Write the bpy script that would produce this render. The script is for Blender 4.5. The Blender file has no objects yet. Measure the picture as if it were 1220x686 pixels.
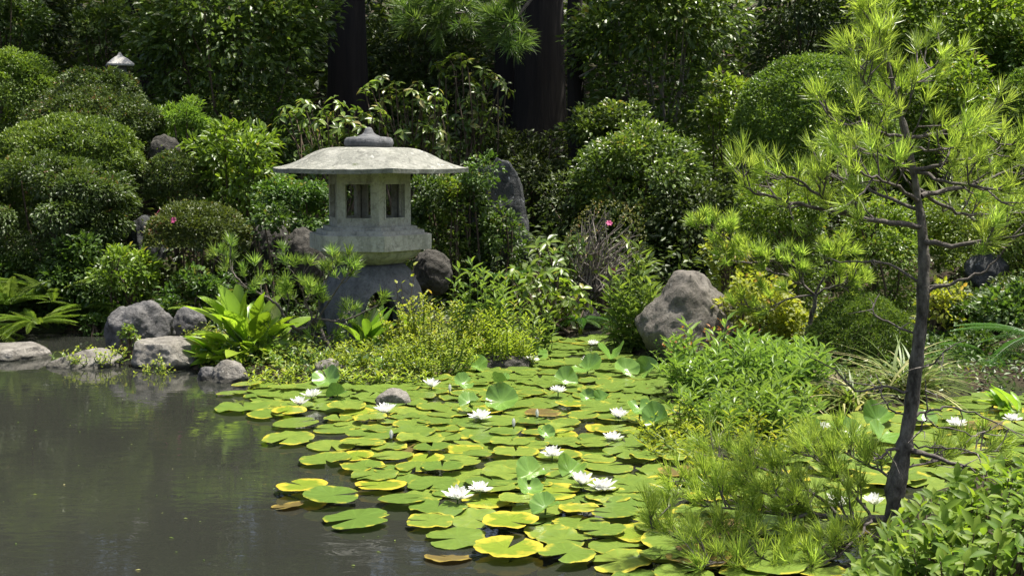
import bpy, math, random
import numpy as np
from mathutils import Vector, Matrix, noise as mnoise

# ------------------------------------------------------------------ camera, world, sun, exposure
SC = bpy.context.scene
COL = SC.collection
FPX, HOR, CAMH = 1500.0, 190.0, 1.45            # focal length and horizon in photo pixels, eye height above the water
PITCH = math.atan((343.0 - HOR) / FPX)
cam_data = bpy.data.cameras.new("camera")
cam_data.sensor_width = 36.0
cam_data.lens = 36.0 * FPX / 1220.0
cam_data.clip_start = 0.05
cam_data.clip_end = 600.0
cam = bpy.data.objects.new("camera", cam_data)
cam.location = (0, 0, CAMH)
cam.rotation_euler = (math.radians(90) - PITCH, 0, 0)
COL.objects.link(cam)
SC.camera = cam

SUN_EL, SUN_AZ = math.radians(73), math.radians(75)   # azimuth from +Y towards +X: behind the garden, to the right
world = bpy.data.worlds.new("World")
SC.world = world
world.use_nodes = True
wn = world.node_tree
sky = wn.nodes.new("ShaderNodeTexSky")
sky.sky_type = 'NISHITA'
sky.sun_disc = False
sky.sun_elevation = SUN_EL
sky.sun_rotation = SUN_AZ
sky.dust_density = 5.0
sky.ozone_density = .6
wn.links.new(sky.outputs[0], wn.nodes["Background"].inputs[0])
wn.nodes["Background"].inputs[1].default_value = 0.105
sl = bpy.data.lights.new("sun", 'SUN')
sl.energy = 5.0
sl.angle = math.radians(0.5)
sl.color = (1.0, 0.95, 0.86)
sun = bpy.data.objects.new("sun", sl)
SDIR = Vector((math.sin(SUN_AZ) * math.cos(SUN_EL), math.cos(SUN_AZ) * math.cos(SUN_EL), math.sin(SUN_EL)))
sun.rotation_euler = SDIR.to_track_quat('Z', 'Y').to_euler()
COL.objects.link(sun)
SC.view_settings.view_transform = 'Standard'
SC.view_settings.look = 'None'
SC.view_settings.gamma = 1.0
SC.view_settings.exposure = 1.0
SC.cycles.max_bounces = 8
SC.cycles.transparent_max_bounces = 4

# ------------------------------------------------------------------ helpers
def at(px, py, Y):
    """point at depth Y (metres in front of the camera) seen at photo pixel px, py"""
    a, b = (px - 610.0) / FPX, (343.0 - py) / FPX
    dy = math.cos(PITCH) + b * math.sin(PITCH)
    dz = -math.sin(PITCH) + b * math.cos(PITCH)
    t = Y / dy
    return Vector((a * t, Y, CAMH + dz * t))

def gp(px, py, z=0.0):
    """point on the level z seen at photo pixel px, py"""
    a, b = (px - 610.0) / FPX, (343.0 - py) / FPX
    dy = math.cos(PITCH) + b * math.sin(PITCH)
    dz = -math.sin(PITCH) + b * math.cos(PITCH)
    t = (z - CAMH) / dz
    return Vector((a * t, dy * t, z))

WL = {}
def tag(o, label=None, cat=None, group=None, kind=None):
    if label: o["label"] = label
    if cat: o["category"] = cat
    if group: o["group"] = group
    if kind: o["kind"] = kind
    return o

def thing(name, loc, label, cat, group=None):
    o = bpy.data.objects.new(name, None)
    o.empty_display_size = 0.1
    COL.objects.link(o)
    o.location = loc
    WL[o] = Vector(loc)
    return tag(o, label, cat, group)

def link_mesh(name, me, parent=None):
    o = bpy.data.objects.new(name, me)
    COL.objects.link(o)
    if parent is not None:
        o.parent = parent
    WL[o] = WL[parent] if parent is not None else Vector((0, 0, 0))
    return o

def make_mesh(name, v, f, mat=None, rnd=None, smooth=False, extra=None):
    v = np.asarray(v, dtype=np.float32).reshape(-1, 3)
    f = np.asarray(f, dtype=np.int32)
    k = f.shape[1]
    me = bpy.data.meshes.new(name)
    me.vertices.add(len(v))
    me.vertices.foreach_set("co", v.ravel())
    me.loops.add(f.size)
    me.loops.foreach_set("vertex_index", f.ravel())
    me.polygons.add(len(f))
    me.polygons.foreach_set("loop_start", np.arange(0, f.size, k, dtype=np.int32))
    me.polygons.foreach_set("use_smooth", np.full(len(f), smooth, dtype=bool))
    me.update(calc_edges=True)
    attrs = dict(extra or {})
    if rnd is not None: attrs["rnd"] = rnd
    for an, av in attrs.items():
        a = me.attributes.new(an, 'FLOAT', 'POINT')
        a.data.foreach_set("value", np.asarray(av, dtype=np.float32))
    if mat: me.materials.append(mat)
    return me

class MB:
    """collects triangles of one part in world space; build() links them as one object"""
    def __init__(s): s.v, s.f, s.r, s.n = [], [], [], 0
    def add(s, v, f, r=None):
        v = np.asarray(v, dtype=float).reshape(-1, 3)
        f = np.asarray(f, dtype=int)
        if f.shape[1] == 4:
            f = np.concatenate([f[:, [0, 1, 2]], f[:, [0, 2, 3]]])
        s.v.append(v); s.f.append(f + s.n); s.n += len(v)
        s.r.append(np.full(len(v), 0.5) if r is None else np.broadcast_to(np.asarray(r, dtype=float), (len(v),)))
        return s
    def tube(s, pts, rad, n=6, cap=True):
        pts = [np.asarray(p, dtype=float) for p in pts]
        m = len(pts)
        rad = np.broadcast_to(np.asarray(rad, dtype=float), (m,))
        V, ref = [], None
        for i in range(m):
            t = pts[min(i + 1, m - 1)] - pts[max(i - 1, 0)]
            t = t / (np.linalg.norm(t) + 1e-9)
            if ref is None:
                ref = np.cross(t, (0.31, 0.95, 0.05)); 
            ref = ref - t * ref.dot(t); ref /= np.linalg.norm(ref) + 1e-9
            b = np.cross(t, ref)
            a = np.arange(n) * 2 * np.pi / n
            V.append(pts[i] + rad[i] * (np.cos(a)[:, None] * ref + np.sin(a)[:, None] * b))
        F = []
        for i in range(m - 1):
            for j in range(n):
                j2 = (j + 1) % n
                F.append((i * n + j, i * n + j2, (i + 1) * n + j2, (i + 1) * n + j))
        V = np.concatenate(V)
        s.add(V, F)
        if cap:
            s.add(np.concatenate([V[-n:], [pts[-1] + (pts[-1] - pts[-2]) * 1e-3]]), [(j, (j + 1) % n, n) for j in range(n)])
        return s
    def box(s, c, sx, sy, sz, rz=0.0):
        v = np.array([(x, y, z) for z in (-.5, .5) for y in (-.5, .5) for x in (-.5, .5)]) * (sx, sy, sz)
        ca, sa = math.cos(rz), math.sin(rz)
        v = np.stack([v[:, 0] * ca - v[:, 1] * sa, v[:, 0] * sa + v[:, 1] * ca, v[:, 2]], 1) + np.asarray(c)
        return s.add(v, [(0, 2, 3, 1), (4, 5, 7, 6), (0, 1, 5, 4), (2, 6, 7, 3), (0, 4, 6, 2), (1, 3, 7, 5)])
    def build(s, name, mat, parent=None, smooth=False):
        v, f, r = np.concatenate(s.v), np.concatenate(s.f), np.concatenate(s.r)
        if parent is not None: v = v - np.array(WL[parent])
        o = link_mesh(name, make_mesh(name, v, f, mat, r, smooth), parent)
        if name in ("twigs", "stems", "stalks", "boughs", "limbs", "stamens"): o["kind"] = "stuff"
        return o

def sines(P, freq, seed, octs=3):
    """smooth vectorised pseudo-noise, about -1..1"""
    R = np.random.RandomState(seed)
    out = np.zeros(len(P)); amp, tot = 1.0, 0.0
    for o in range(octs):
        for k in range(3):
            d = R.normal(size=3); d /= np.linalg.norm(d)
            out += amp * np.sin(P @ d * freq * R.uniform(.7, 1.3) + R.uniform(0, 6.28)) / 3 * 1.6
        tot += amp; amp *= .5; freq *= 2.1
    return out / tot

def nrm(a): return a / (np.linalg.norm(a, axis=-1, keepdims=True) + 1e-9)

LEAF = {
 'diamond': (np.array([(0, 0, 0), (.42, .5, .1), (1, 0, -.06), (.42, -.5, .1)]), np.array([(0, 2, 1), (0, 3, 2)])),
 'oval': (np.array([(0, 0, 0), (.3, .44, .09), (.7, .38, .05), (1, 0, -.14), (.7, -.38, .05), (.3, -.44, .09), (.35, 0, 0), (.72, 0, -.04)]),
          np.array([(0, 6, 1), (6, 7, 1), (1, 7, 2), (7, 3, 2), (0, 5, 6), (6, 5, 7), (5, 4, 7), (7, 4, 3)])),
 'lance': (np.array([(0, 0, 0), (.3, .5, .05), (.65, .38, 0), (1, 0, -.18), (.65, -.38, 0), (.3, -.5, .05)]),
           np.array([(0, 2, 1), (0, 3, 2), (0, 4, 3), (0, 5, 4)])),
}
def cloud(P, D, N, L, W, shape='diamond', rnd=None, rs=None):
    """one leaf per row of P; D = direction of the leaf, N = its upper side"""
    tv, tf = LEAF[shape]
    n = len(P)
    D = nrm(D); N = nrm(N - D * np.sum(N * D, 1, keepdims=True)); S = np.cross(N, D)
    L = np.broadcast_to(np.asarray(L, float), (n,)); W = np.broadcast_to(np.asarray(W, float), (n,))
    V = (P[:, None, :] + tv[None, :, 0, None] * (L[:, None] * D)[:, None, :].reshape(n, 1, 3)
         + tv[None, :, 1, None] * (W[:, None] * S)[:, None, :] + tv[None, :, 2, None] * (L[:, None] * N)[:, None, :])
    F = tf[None] + (np.arange(n) * len(tv))[:, None, None]
    if rnd is None: rnd = (rs or np.random).uniform(0, 1, n)
    return V.reshape(-1, 3), F.reshape(-1, 3), np.repeat(rnd, len(tv))

# ------------------------------------------------------------------ materials
def nt(name):
    m = bpy.data.materials.new(name); m.use_nodes = True
    t = m.node_tree; t.nodes.clear()
    out = t.nodes.new("ShaderNodeOutputMaterial")
    return m, t, out
def node(t, typ, **kw):
    n = t.nodes.new(typ)
    for k, v in kw.items():
        if k.startswith("i_"):
            n.inputs[k[2:].replace("_", " ")].default_value = v
        else: setattr(n, k, v)
    return n
def c4(c): return (c[0], c[1], c[2], 1.0)
def ramp(t, stops):
    r = t.nodes.new("ShaderNodeValToRGB")
    el = r.color_ramp.elements
    while len(el) < len(stops): el.new(0.5)
    for e, (p, c) in zip(el, stops): e.position = p; e.color = c4(c)
    return r
def mixc(t, fac, a, b, mode='MIX'):
    m = t.nodes.new("ShaderNodeMix"); m.data_type = 'RGBA'; m.blend_type = mode
    for i, s in ((0, fac), (6, a), (7, b)):
        if isinstance(s, (int, float)): m.inputs[i].default_value = s
        elif isinstance(s, tuple): m.inputs[i].default_value = c4(s)
        else: t.links.new(s, m.inputs[i])
    return m.outputs[2]
def noise(t, scale, detail=4, rough=.55, vec=None, dist=0.0):
    n = t.nodes.new("ShaderNodeTexNoise")
    n.inputs["Scale"].default_value = scale; n.inputs["Detail"].default_value = detail
    n.inputs["Roughness"].default_value = rough; n.inputs["Distortion"].default_value = dist
    if vec is not None: t.links.new(vec, n.inputs["Vector"])
    return n.outputs["Fac"]
def stretch(t, vec, s):
    m = t.nodes.new("ShaderNodeMapping"); m.inputs["Scale"].default_value = s
    t.links.new(vec, m.inputs["Vector"]); return m.outputs[0]
def mrange(t, v, a, b, c=0.0, d=1.0):
    m = t.nodes.new("ShaderNodeMapRange"); m.inputs[1].default_value = a; m.inputs[2].default_value = b
    m.inputs[3].default_value = c; m.inputs[4].default_value = d
    t.links.new(v, m.inputs[0]); return m.outputs[0]

def leaf_mat(name, dark, mid, light, odd=None, odd_frac=.04, rough=.42, trans=.35, spec=.5, tcol=None):
    """leaf colour varies from leaf to leaf (attribute rnd) and from plant to plant; light shines through"""
    k_ = (1.0, 1.0, 1.0) if "needle" in name or "maple" in name or "rush" in name else (1.5, 1.3, .95)
    dark, mid, light = [tuple(a * b for a, b in zip(c, k_)) for c in (dark, mid, light)]
    m, t, out = nt(name)
    at_ = node(t, "ShaderNodeAttribute", attribute_name="rnd")
    st = [(0, dark), (.5, mid), (1 - odd_frac - .12, light)]
    if odd: st += [(1 - odd_frac, light), (1 - odd_frac * .6, odd)]
    r = ramp(t, st); t.links.new(at_.outputs["Fac"], r.inputs[0])
    oi = node(t, "ShaderNodeObjectInfo")
    hs = node(t, "ShaderNodeHueSaturation")
    t.links.new(mrange(t, oi.outputs["Random"], 0, 1, .485, .51), hs.inputs["Hue"])
    t.links.new(mrange(t, oi.outputs["Random"], 0, 1, .85, 1.15), hs.inputs["Value"])
    t.links.new(r.outputs[0], hs.inputs["Color"])
    geo = node(t, "ShaderNodeNewGeometry")
    col = mixc(t, mrange(t, noise(t, 2.3, 2, .5, geo.outputs["Position"]), .35, .7), hs.outputs[0], tuple(min(1, c * k) for c, k in zip(mid, (1.25, 1.15, .9))))
    col2 = mixc(t, .55, hs.outputs[0], col)
    p = node(t, "ShaderNodeBsdfPrincipled", i_Roughness=rough)
    p.inputs["Specular IOR Level"].default_value = spec
    t.links.new(col2, p.inputs["Base Color"])
    tr = node(t, "ShaderNodeBsdfTranslucent")
    tint = mixc(t, 1.0, col2, tcol or (1.0, 1.0, .55), 'MULTIPLY')
    br = node(t, "ShaderNodeBrightContrast"); t.links.new(tint, br.inputs[0])
    mul = mixc(t, 1.0, br.outputs[0], (1.9, 1.9, 1.9), 'MULTIPLY')
    t.links.new(mul, tr.inputs[0])
    mx = node(t, "ShaderNodeMixShader"); mx.inputs[0].default_value = trans
    t.links.new(p.outputs[0], mx.inputs[1]); t.links.new(tr.outputs[0], mx.inputs[2])
    t.links.new(mx.outputs[0], out.inputs[0])
    return m

def rock_mat(name, a, b, c, lichen=None, lfrac=.6, moss=None, mfrac=.7, scale=6.0, bump=.6, rough=.85, streak=None):
    m, t, out = nt(name)
    tc = node(t, "ShaderNodeTexCoord"); v = tc.outputs["Object"]
    geo = node(t, "ShaderNodeNewGeometry")
    n1 = noise(t, scale, 6, .6, v, .6)
    r = ramp(t, [(.25, a), (.5, b), (.75, c)]); t.links.new(n1, r.inputs[0])
    col = r.outputs[0]
    n2 = noise(t, scale * 9, 4, .7, v)
    col = mixc(t, mrange(t, n2, .35, .75, 0, .5), col, tuple(x * .55 for x in a))
    if streak:
        ns = noise(t, scale * 1.6, 5, .65, stretch(t, v, (1, 1, .12)))
        col = mixc(t, mrange(t, ns, .48, .72, 0, .75), col, streak)
    if lichen:
        nl = noise(t, scale * 2.2, 5, .75, v, 1.0)
        col = mixc(t, mrange(t, nl, lfrac, lfrac + .06), col, lichen)
    if moss:
        nm = noise(t, scale * 1.3, 6, .7, v)
        sep = node(t, "ShaderNodeSeparateXYZ"); t.links.new(geo.outputs["Normal"], sep.inputs[0])
        ad = node(t, "ShaderNodeMath", operation='MULTIPLY_ADD'); ad.inputs[1].default_value = .12
        t.links.new(sep.outputs[2], ad.inputs[0]); t.links.new(nm, ad.inputs[2])
        col = mixc(t, mrange(t, ad.outputs[0], mfrac, mfrac + .08), col, moss)
    sz = node(t, "ShaderNodeSeparateXYZ"); t.links.new(geo.outputs["Position"], sz.inputs[0])
    wl = node(t, "ShaderNodeMath", operation='MULTIPLY_ADD'); wl.inputs[1].default_value = .05; t.links.new(n1, wl.inputs[0]); t.links.new(sz.outputs[2], wl.inputs[2])
    col = mixc(t, mrange(t, wl.outputs[0], .045, .065, .75, 0), col, (.03, .03, .02))   # damp band at the waterline
    col = mixc(t, mrange(t, noise(t, scale * 3.1, 7, .75, v, .8), .38, .5, .65, 0), col, tuple(x * .45 for x in a))
    p = node(t, "ShaderNodeBsdfPrincipled", i_Roughness=rough)
    p.inputs["Specular IOR Level"].default_value = .3
    t.links.new(col, p.inputs["Base Color"])
    b1 = node(t, "ShaderNodeBump", i_Strength=bump, i_Distance=.05)
    nb = noise(t, scale * 3.5, 8, .72, v, .4); t.links.new(nb, b1.inputs["Height"])
    t.links.new(b1.outputs[0], p.inputs["Normal"])
    t.links.new(p.outputs[0], out.inputs[0])
    return m

def simple(name, col, rough=.6, col2=None, scale=20, stretchv=None, bump=0.0, trans=0.0, spec=.4):
    m, t, out = nt(name)
    tc = node(t, "ShaderNodeTexCoord"); v = tc.outputs["Object"]
    if stretchv: v = stretch(t, v, stretchv)
    n1 = noise(t, scale, 5, .65, v)
    c = mixc(t, mrange(t, n1, .35, .65), col, col2 or tuple(x * .6 for x in col))
    p = node(t, "ShaderNodeBsdfPrincipled", i_Roughness=rough)
    p.inputs["Specular IOR Level"].default_value = spec
    t.links.new(c, p.inputs["Base Color"])
    if bump:
        b = node(t, "ShaderNodeBump", i_Strength=bump, i_Distance=.02); t.links.new(n1, b.inputs["Height"]); t.links.new(b.outputs[0], p.inputs["Normal"])
    if trans:
        tr = node(t, "ShaderNodeBsdfTranslucent"); t.links.new(c, tr.inputs[0])
        mx = node(t, "ShaderNodeMixShader"); mx.inputs[0].default_value = trans
        t.links.new(p.outputs[0], mx.inputs[1]); t.links.new(tr.outputs[0], mx.inputs[2]); t.links.new(mx.outputs[0], out.inputs[0])
    else: t.links.new(p.outputs[0], out.inputs[0])
    return m

M = {}
M['azalea'] = leaf_mat("azalea leaf", (.022, .048, .015), (.038, .076, .021), (.075, .125, .032), (.2, .1, .05), .015, .45, .25)
M['azalea_red'] = leaf_mat("brownish azalea leaf", (.026, .048, .015), (.044, .076, .021), (.085, .12, .032), (.22, .1, .05), .03, .45, .25)
M['azalea_fresh'] = leaf_mat("fresh azalea leaf", (.03, .065, .015), (.06, .115, .024), (.11, .18, .035), None, .04, .45, .3)
M['camellia'] = leaf_mat("glossy camellia leaf", (.026, .055, .015), (.05, .098, .025), (.1, .17, .038), (.22, .2, .05), .02, .36, .3, .5)
M['bright'] = leaf_mat("bright broad leaf", (.04, .08, .015), (.075, .145, .024), (.13, .22, .035), (.25, .22, .05), .03, .4, .38)
M['rhodo'] = leaf_mat("rhododendron leaf", (.03, .065, .018), (.055, .11, .026), (.12, .19, .05), (.26, .24, .09), .05, .33, .33)
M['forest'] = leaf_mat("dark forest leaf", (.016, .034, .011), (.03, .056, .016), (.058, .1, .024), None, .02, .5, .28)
M['lance'] = leaf_mat("lance leaf", (.045, .095, .03), (.075, .15, .042), (.13, .22, .06), None, .03, .38, .35)
M['front'] = leaf_mat("soft evergreen leaf", (.045, .1, .018), (.075, .15, .026), (.12, .2, .038), None, .03, .5, .42, .25)
M['maple'] = leaf_mat("yellow green maple leaf", (.11, .15, .018), (.2, .24, .03), (.3, .32, .05), (.36, .2, .06), .06, .5, .45)
M['fern'] = leaf_mat("fern frond", (.05, .1, .02), (.08, .15, .03), (.12, .2, .04), None, .03, .5, .4)
M['fern_dark'] = leaf_mat("shaded fern frond", (.02, .06, .02), (.032, .09, .028), (.05, .12, .034), None, .03, .5, .35)  # darker copy of the fern leaf, with shade put into its colour
M['hosta'] = leaf_mat("broad fleshy leaf", (.06, .13, .016), (.1, .2, .024), (.17, .28, .04), None, .03, .36, .4)
M['strap'] = leaf_mat("strap leaf", (.05, .12, .02), (.085, .18, .028), (.14, .25, .045), None, .03, .36, .35)
M['rush'] = leaf_mat("rush blade", (.06, .11, .02), (.11, .17, .035), (.2, .25, .07), (.42, .38, .2), .16, .45, .35)
M['needle'] = leaf_mat("pine needle", (.115, .185, .034), (.19, .28, .055), (.29, .385, .095), (.3, .2, .06), .03, .36, .5)
M['needle_dark'] = leaf_mat("grey green pine needle", (.07, .13, .026), (.12, .2, .04), (.2, .29, .07), None, .03, .38, .42)
M['needle_deep'] = leaf_mat("shaded pine needle", (.035, .08, .018), (.07, .13, .028), (.13, .2, .05), None, .03, .4, .35)  # darker needle copy: shade on the top bough put into the colour
M['cover'] = leaf_mat("ground cover leaf", (.018, .045, .012), (.034, .08, .018), (.065, .135, .028), (.16, .15, .04), .04, .45, .3)
M['weed'] = leaf_mat("weed leaf", (.07, .12, .02), (.12, .19, .028), (.19, .27, .04), (.3, .26, .07), .08, .5, .4)
M['dry'] = leaf_mat("dry twig leaf", (.03, .045, .018), (.05, .07, .025), (.08, .09, .035), (.3, .16, .07), .1, .6, .3)
M['rust'] = leaf_mat("rusty dead leaf", (.09, .035, .012), (.16, .065, .02), (.22, .11, .04), None, .02, .6, .3)
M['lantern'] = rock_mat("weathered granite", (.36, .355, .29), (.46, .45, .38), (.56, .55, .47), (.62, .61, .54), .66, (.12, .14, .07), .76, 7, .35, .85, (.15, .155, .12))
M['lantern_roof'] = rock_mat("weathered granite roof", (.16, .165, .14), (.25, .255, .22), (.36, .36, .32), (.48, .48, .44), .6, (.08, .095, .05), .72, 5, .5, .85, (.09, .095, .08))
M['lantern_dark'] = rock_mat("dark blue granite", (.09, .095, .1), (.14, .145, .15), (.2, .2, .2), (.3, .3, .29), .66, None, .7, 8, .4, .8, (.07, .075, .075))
M['rock_pale'] = rock_mat("pale pond rock", (.14, .13, .11), (.25, .235, .205), (.4, .38, .34), (.55, .53, .48), .62, (.12, .14, .03), .74, 7, .8)
M['rock_grey'] = rock_mat("grey garden rock", (.07, .07, .072), (.14, .138, .135), (.25, .24, .23), (.44, .43, .42), .62, (.07, .09, .03), .76, 6, .8)
M['rock_big'] = rock_mat("brown grey boulder", (.085, .077, .064), (.15, .138, .118), (.24, .225, .195), (.42, .41, .38), .66, (.07, .065, .03), .8, 5, .7)
M['rock_blue'] = rock_mat("blue grey boulder", (.033, .036, .037), (.058, .062, .062), (.1, .105, .102), (.42, .46, .5), .63, (.03, .05, .02), .75, 5, .7)
M['rock_dark'] = rock_mat("dark boulder", (.04, .038, .032), (.07, .066, .056), (.11, .104, .09), (.2, .2, .18), .68, (.03, .045, .015), .72, 6, .8)
M['rock_moss'] = rock_mat("mossy mound", (.14, .11, .08), (.22, .18, .13), (.3, .26, .2), (.36, .34, .3), .6, (.15, .16, .04), .62, 9, .8)
M['bark_pine'] = simple("pine bark", (.03, .026, .02), .9, (.17, .155, .128), 32, (1, 1, .45), 1.0)
M['bark_branch'] = simple("grey pine branch", (.13, .115, .1), .85, (.06, .05, .042), 40, None, .5)
M['bark_cedar'] = simple("cedar bark", (.017, .013, .01), .9, (.008, .006, .005), 14, (1, 1, .08), .9)  # near black: the deep shade on the trunks is put into the colour
M['twig'] = simple("bare twig", (.2, .18, .155), .8, (.12, .1, .085), 30)
M['twig_brown'] = simple("brown stem", (.11, .08, .055), .85, (.06, .045, .03), 30)
M['stalk'] = simple("green stalk", (.1, .16, .03), .5, (.07, .12, .03), 20)
M['petal'] = simple("white petal", (.82, .82, .79), .5, (.78, .79, .74), 12, None, 0, .25)
M['stamen'] = simple("yellow stamen", (.75, .55, .06), .6, (.6, .4, .05), 60)
M['pink'] = simple("pink petal", (.5, .08, .22), .5, (.42, .06, .18), 12, None, 0, .25)

M['granite_pale'] = rock_mat('pale sunlit granite', (.4, .39, .35), (.52, .51, .47), (.62, .6, .56), None, .6, None, .7, 8, .4)  # roof stands in shade; sunlight on it is put into the pale colour

def ground_mat():
    m, t, out = nt("garden soil")
    geo = node(t, "ShaderNodeNewGeometry"); v = geo.outputs["Position"]
    n1 = noise(t, 1.1, 6, .65, v); n2 = noise(t, 22, 6, .7, v); n3 = noise(t, 3.0, 5, .6, v)
    r = ramp(t, [(.3, (.022, .017, .012)), (.55, (.045, .034, .023)), (.8, (.085, .064, .042))]); t.links.new(n2, r.inputs[0])
    col = mixc(t, mrange(t, n3, .45, .6, 0, .8), r.outputs[0], (.03, .045, .012))
    col = mixc(t, mrange(t, n1, .58, .7, 0, .7), col, (.11, .075, .05))
    p = node(t, "ShaderNodeBsdfPrincipled", i_Roughness=.95)
    p.inputs["Specular IOR Level"].default_value = .15
    t.links.new(col, p.inputs["Base Color"])
    b = node(t, "ShaderNodeBump", i_Strength=.8, i_Distance=.04); t.links.new(n2, b.inputs["Height"]); t.links.new(b.outputs[0], p.inputs["Normal"])
    t.links.new(p.outputs[0], out.inputs[0]); return m
M['ground'] = ground_mat()

def water_mat():
    m, t, out = nt("murky pond water")
    geo = node(t, "ShaderNodeNewGeometry"); v = geo.outputs["Position"]
    n0 = noise(t, .5, 3, .5, v)
    col = mixc(t, mrange(t, n0, .3, .7), (.017, .0185, .015), (.022, .0235, .019))
    p = node(t, "ShaderNodeBsdfPrincipled", i_Roughness=.02)
    p.inputs["IOR"].default_value = 1.33
    t.links.new(col, p.inputs["Base Color"])
    b = node(t, "ShaderNodeBump", i_Strength=.06, i_Distance=.02)
    n1 = noise(t, 5.0, 3, .5, stretch(t, v, (1.0, 2.2, 1)), .8)
    t.links.new(n1, b.inputs["Height"]); t.links.new(b.outputs[0], p.inputs["Normal"])
    t.links.new(p.outputs[0], out.inputs[0]); return m
M['water'] = water_mat()

def pad_mat(name, base, base2, edge, amount, blotch, rough=.3):
    """lily pad: yellowing creeps in from the rim (attribute rad), radial veins (attribute ang)"""
    m, t, out = nt(name)
    oi = node(t, "ShaderNodeObjectInfo")
    tc = node(t, "ShaderNodeTexCoord")
    ad = node(t, "ShaderNodeVectorMath", operation='ADD')
    cm = node(t, "ShaderNodeCombineXYZ")
    ml = node(t, "ShaderNodeMath", operation='MULTIPLY'); ml.inputs[1].default_value = 37.0
    t.links.new(oi.outputs["Random"], ml.inputs[0]); t.links.new(ml.outputs[0], cm.inputs[0])
    t.links.new(tc.outputs["Object"], ad.inputs[0]); t.links.new(cm.outputs[0], ad.inputs[1])
    v = ad.outputs[0]
    c = mixc(t, oi.outputs["Random"], base, base2)
    c = mixc(t, mrange(t, noise(t, 2.5, 4, .6, v), .35, .65, 0, .5), c, tuple(x * .75 for x in base))
    ang = node(t, "ShaderNodeAttribute", attribute_name="ang"); rad = node(t, "ShaderNodeAttribute", attribute_name="rad")
    w = node(t, "ShaderNodeMath", operation='MULTIPLY'); w.inputs[1].default_value = 13.0; t.links.new(ang.outputs["Fac"], w.inputs[0])
    sn = node(t, "ShaderNodeMath", operation='COSINE'); t.links.new(w.outputs[0], sn.inputs[0])
    c = mixc(t, mrange(t, sn.outputs[0], .88, 1.0, 0, .55), c, tuple(min(1, x * 1.35) for x in base))
    s = node(t, "ShaderNodeMath", operation='MULTIPLY_ADD'); s.inputs[1].default_value = 1.7
    nn = noise(t, 1.5, 5, .65, v); t.links.new(nn, s.inputs[0]); t.links.new(rad.outputs["Fac"], s.inputs[2])
    c = mixc(t, mrange(t, s.outputs[0], 1.93 - amount, 2.15 - amount * .9), c, edge)
    c = mixc(t, mrange(t, noise(t, 5, 5, .7, v), .66 - blotch, .72 - blotch * .6, 0, .8), c, (.2, .1, .03))
    c = mixc(t, mrange(t, noise(t, 16, 3, .7, v), .68, .72, 0, .8), c, (.12, .07, .02))
    p = node(t, "ShaderNodeBsdfPrincipled", i_Roughness=rough)
    p.inputs["Specular IOR Level"].default_value = .55
    t.links.new(c, p.inputs["Base Color"])
    b = node(t, "ShaderNodeBump", i_Strength=.07, i_Distance=.01); t.links.new(sn.outputs[0], b.inputs["Height"]); t.links.new(b.outputs[0], p.inputs["Normal"])
    tr = node(t, "ShaderNodeBsdfTranslucent"); t.links.new(c, tr.inputs[0])
    mx = node(t, "ShaderNodeMixShader"); mx.inputs[0].default_value = .18
    t.links.new(p.outputs[0], mx.inputs[1]); t.links.new(tr.outputs[0], mx.inputs[2]); t.links.new(mx.outputs[0], out.inputs[0])
    return m
PADM = {
 'green': pad_mat("green lily pad", (.1, .17, .028), (.205, .27, .042), (.36, .34, .04), .12, -.06),
 'edged': pad_mat("yellow edged lily pad", (.115, .185, .028), (.2, .265, .042), (.42, .37, .04), .24, 0),
 'yellow': pad_mat("yellowing lily pad", (.16, .235, .022), (.22, .27, .03), (.46, .38, .04), .42, .02),
 'bronze': pad_mat("dying bronze lily pad", (.11, .085, .025), (.15, .11, .03), (.26, .2, .04), .3, .08, .4),
 'raised': pad_mat("raised lily leaf", (.12, .23, .04), (.15, .26, .045), (.3, .32, .06), .0, -.1, .24),
}

# ------------------------------------------------------------------ ground, pond, water
SHORE_PX = [(-900, 398), (-300, 396), (60, 396), (150, 397), (200, 408), (225, 440), (290, 452), (400, 456), (470, 459), (560, 446),
            (615, 424), (655, 400), (715, 393), (742, 416), (770, 428), (830, 436), (868, 452), (845, 485), (826, 520), (845, 548), (900, 552),
            (935, 525), (948, 494), (1060, 489), (1130, 472), (1300, 462), (1750, 455)]
NEAR_PX = [(1500, 540), (1220, 562), (1130, 578), (1075, 600), (1040, 640), (990, 700), (930, 790)]
POLY = np.array([gp(x, y).xy[:] for x, y in SHORE_PX] + [gp(x, y).xy[:] for x, y in NEAR_PX] + [(.7, 2.4), (-2, 2.0), (-7, 2.3), (-11, 5)])

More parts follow.
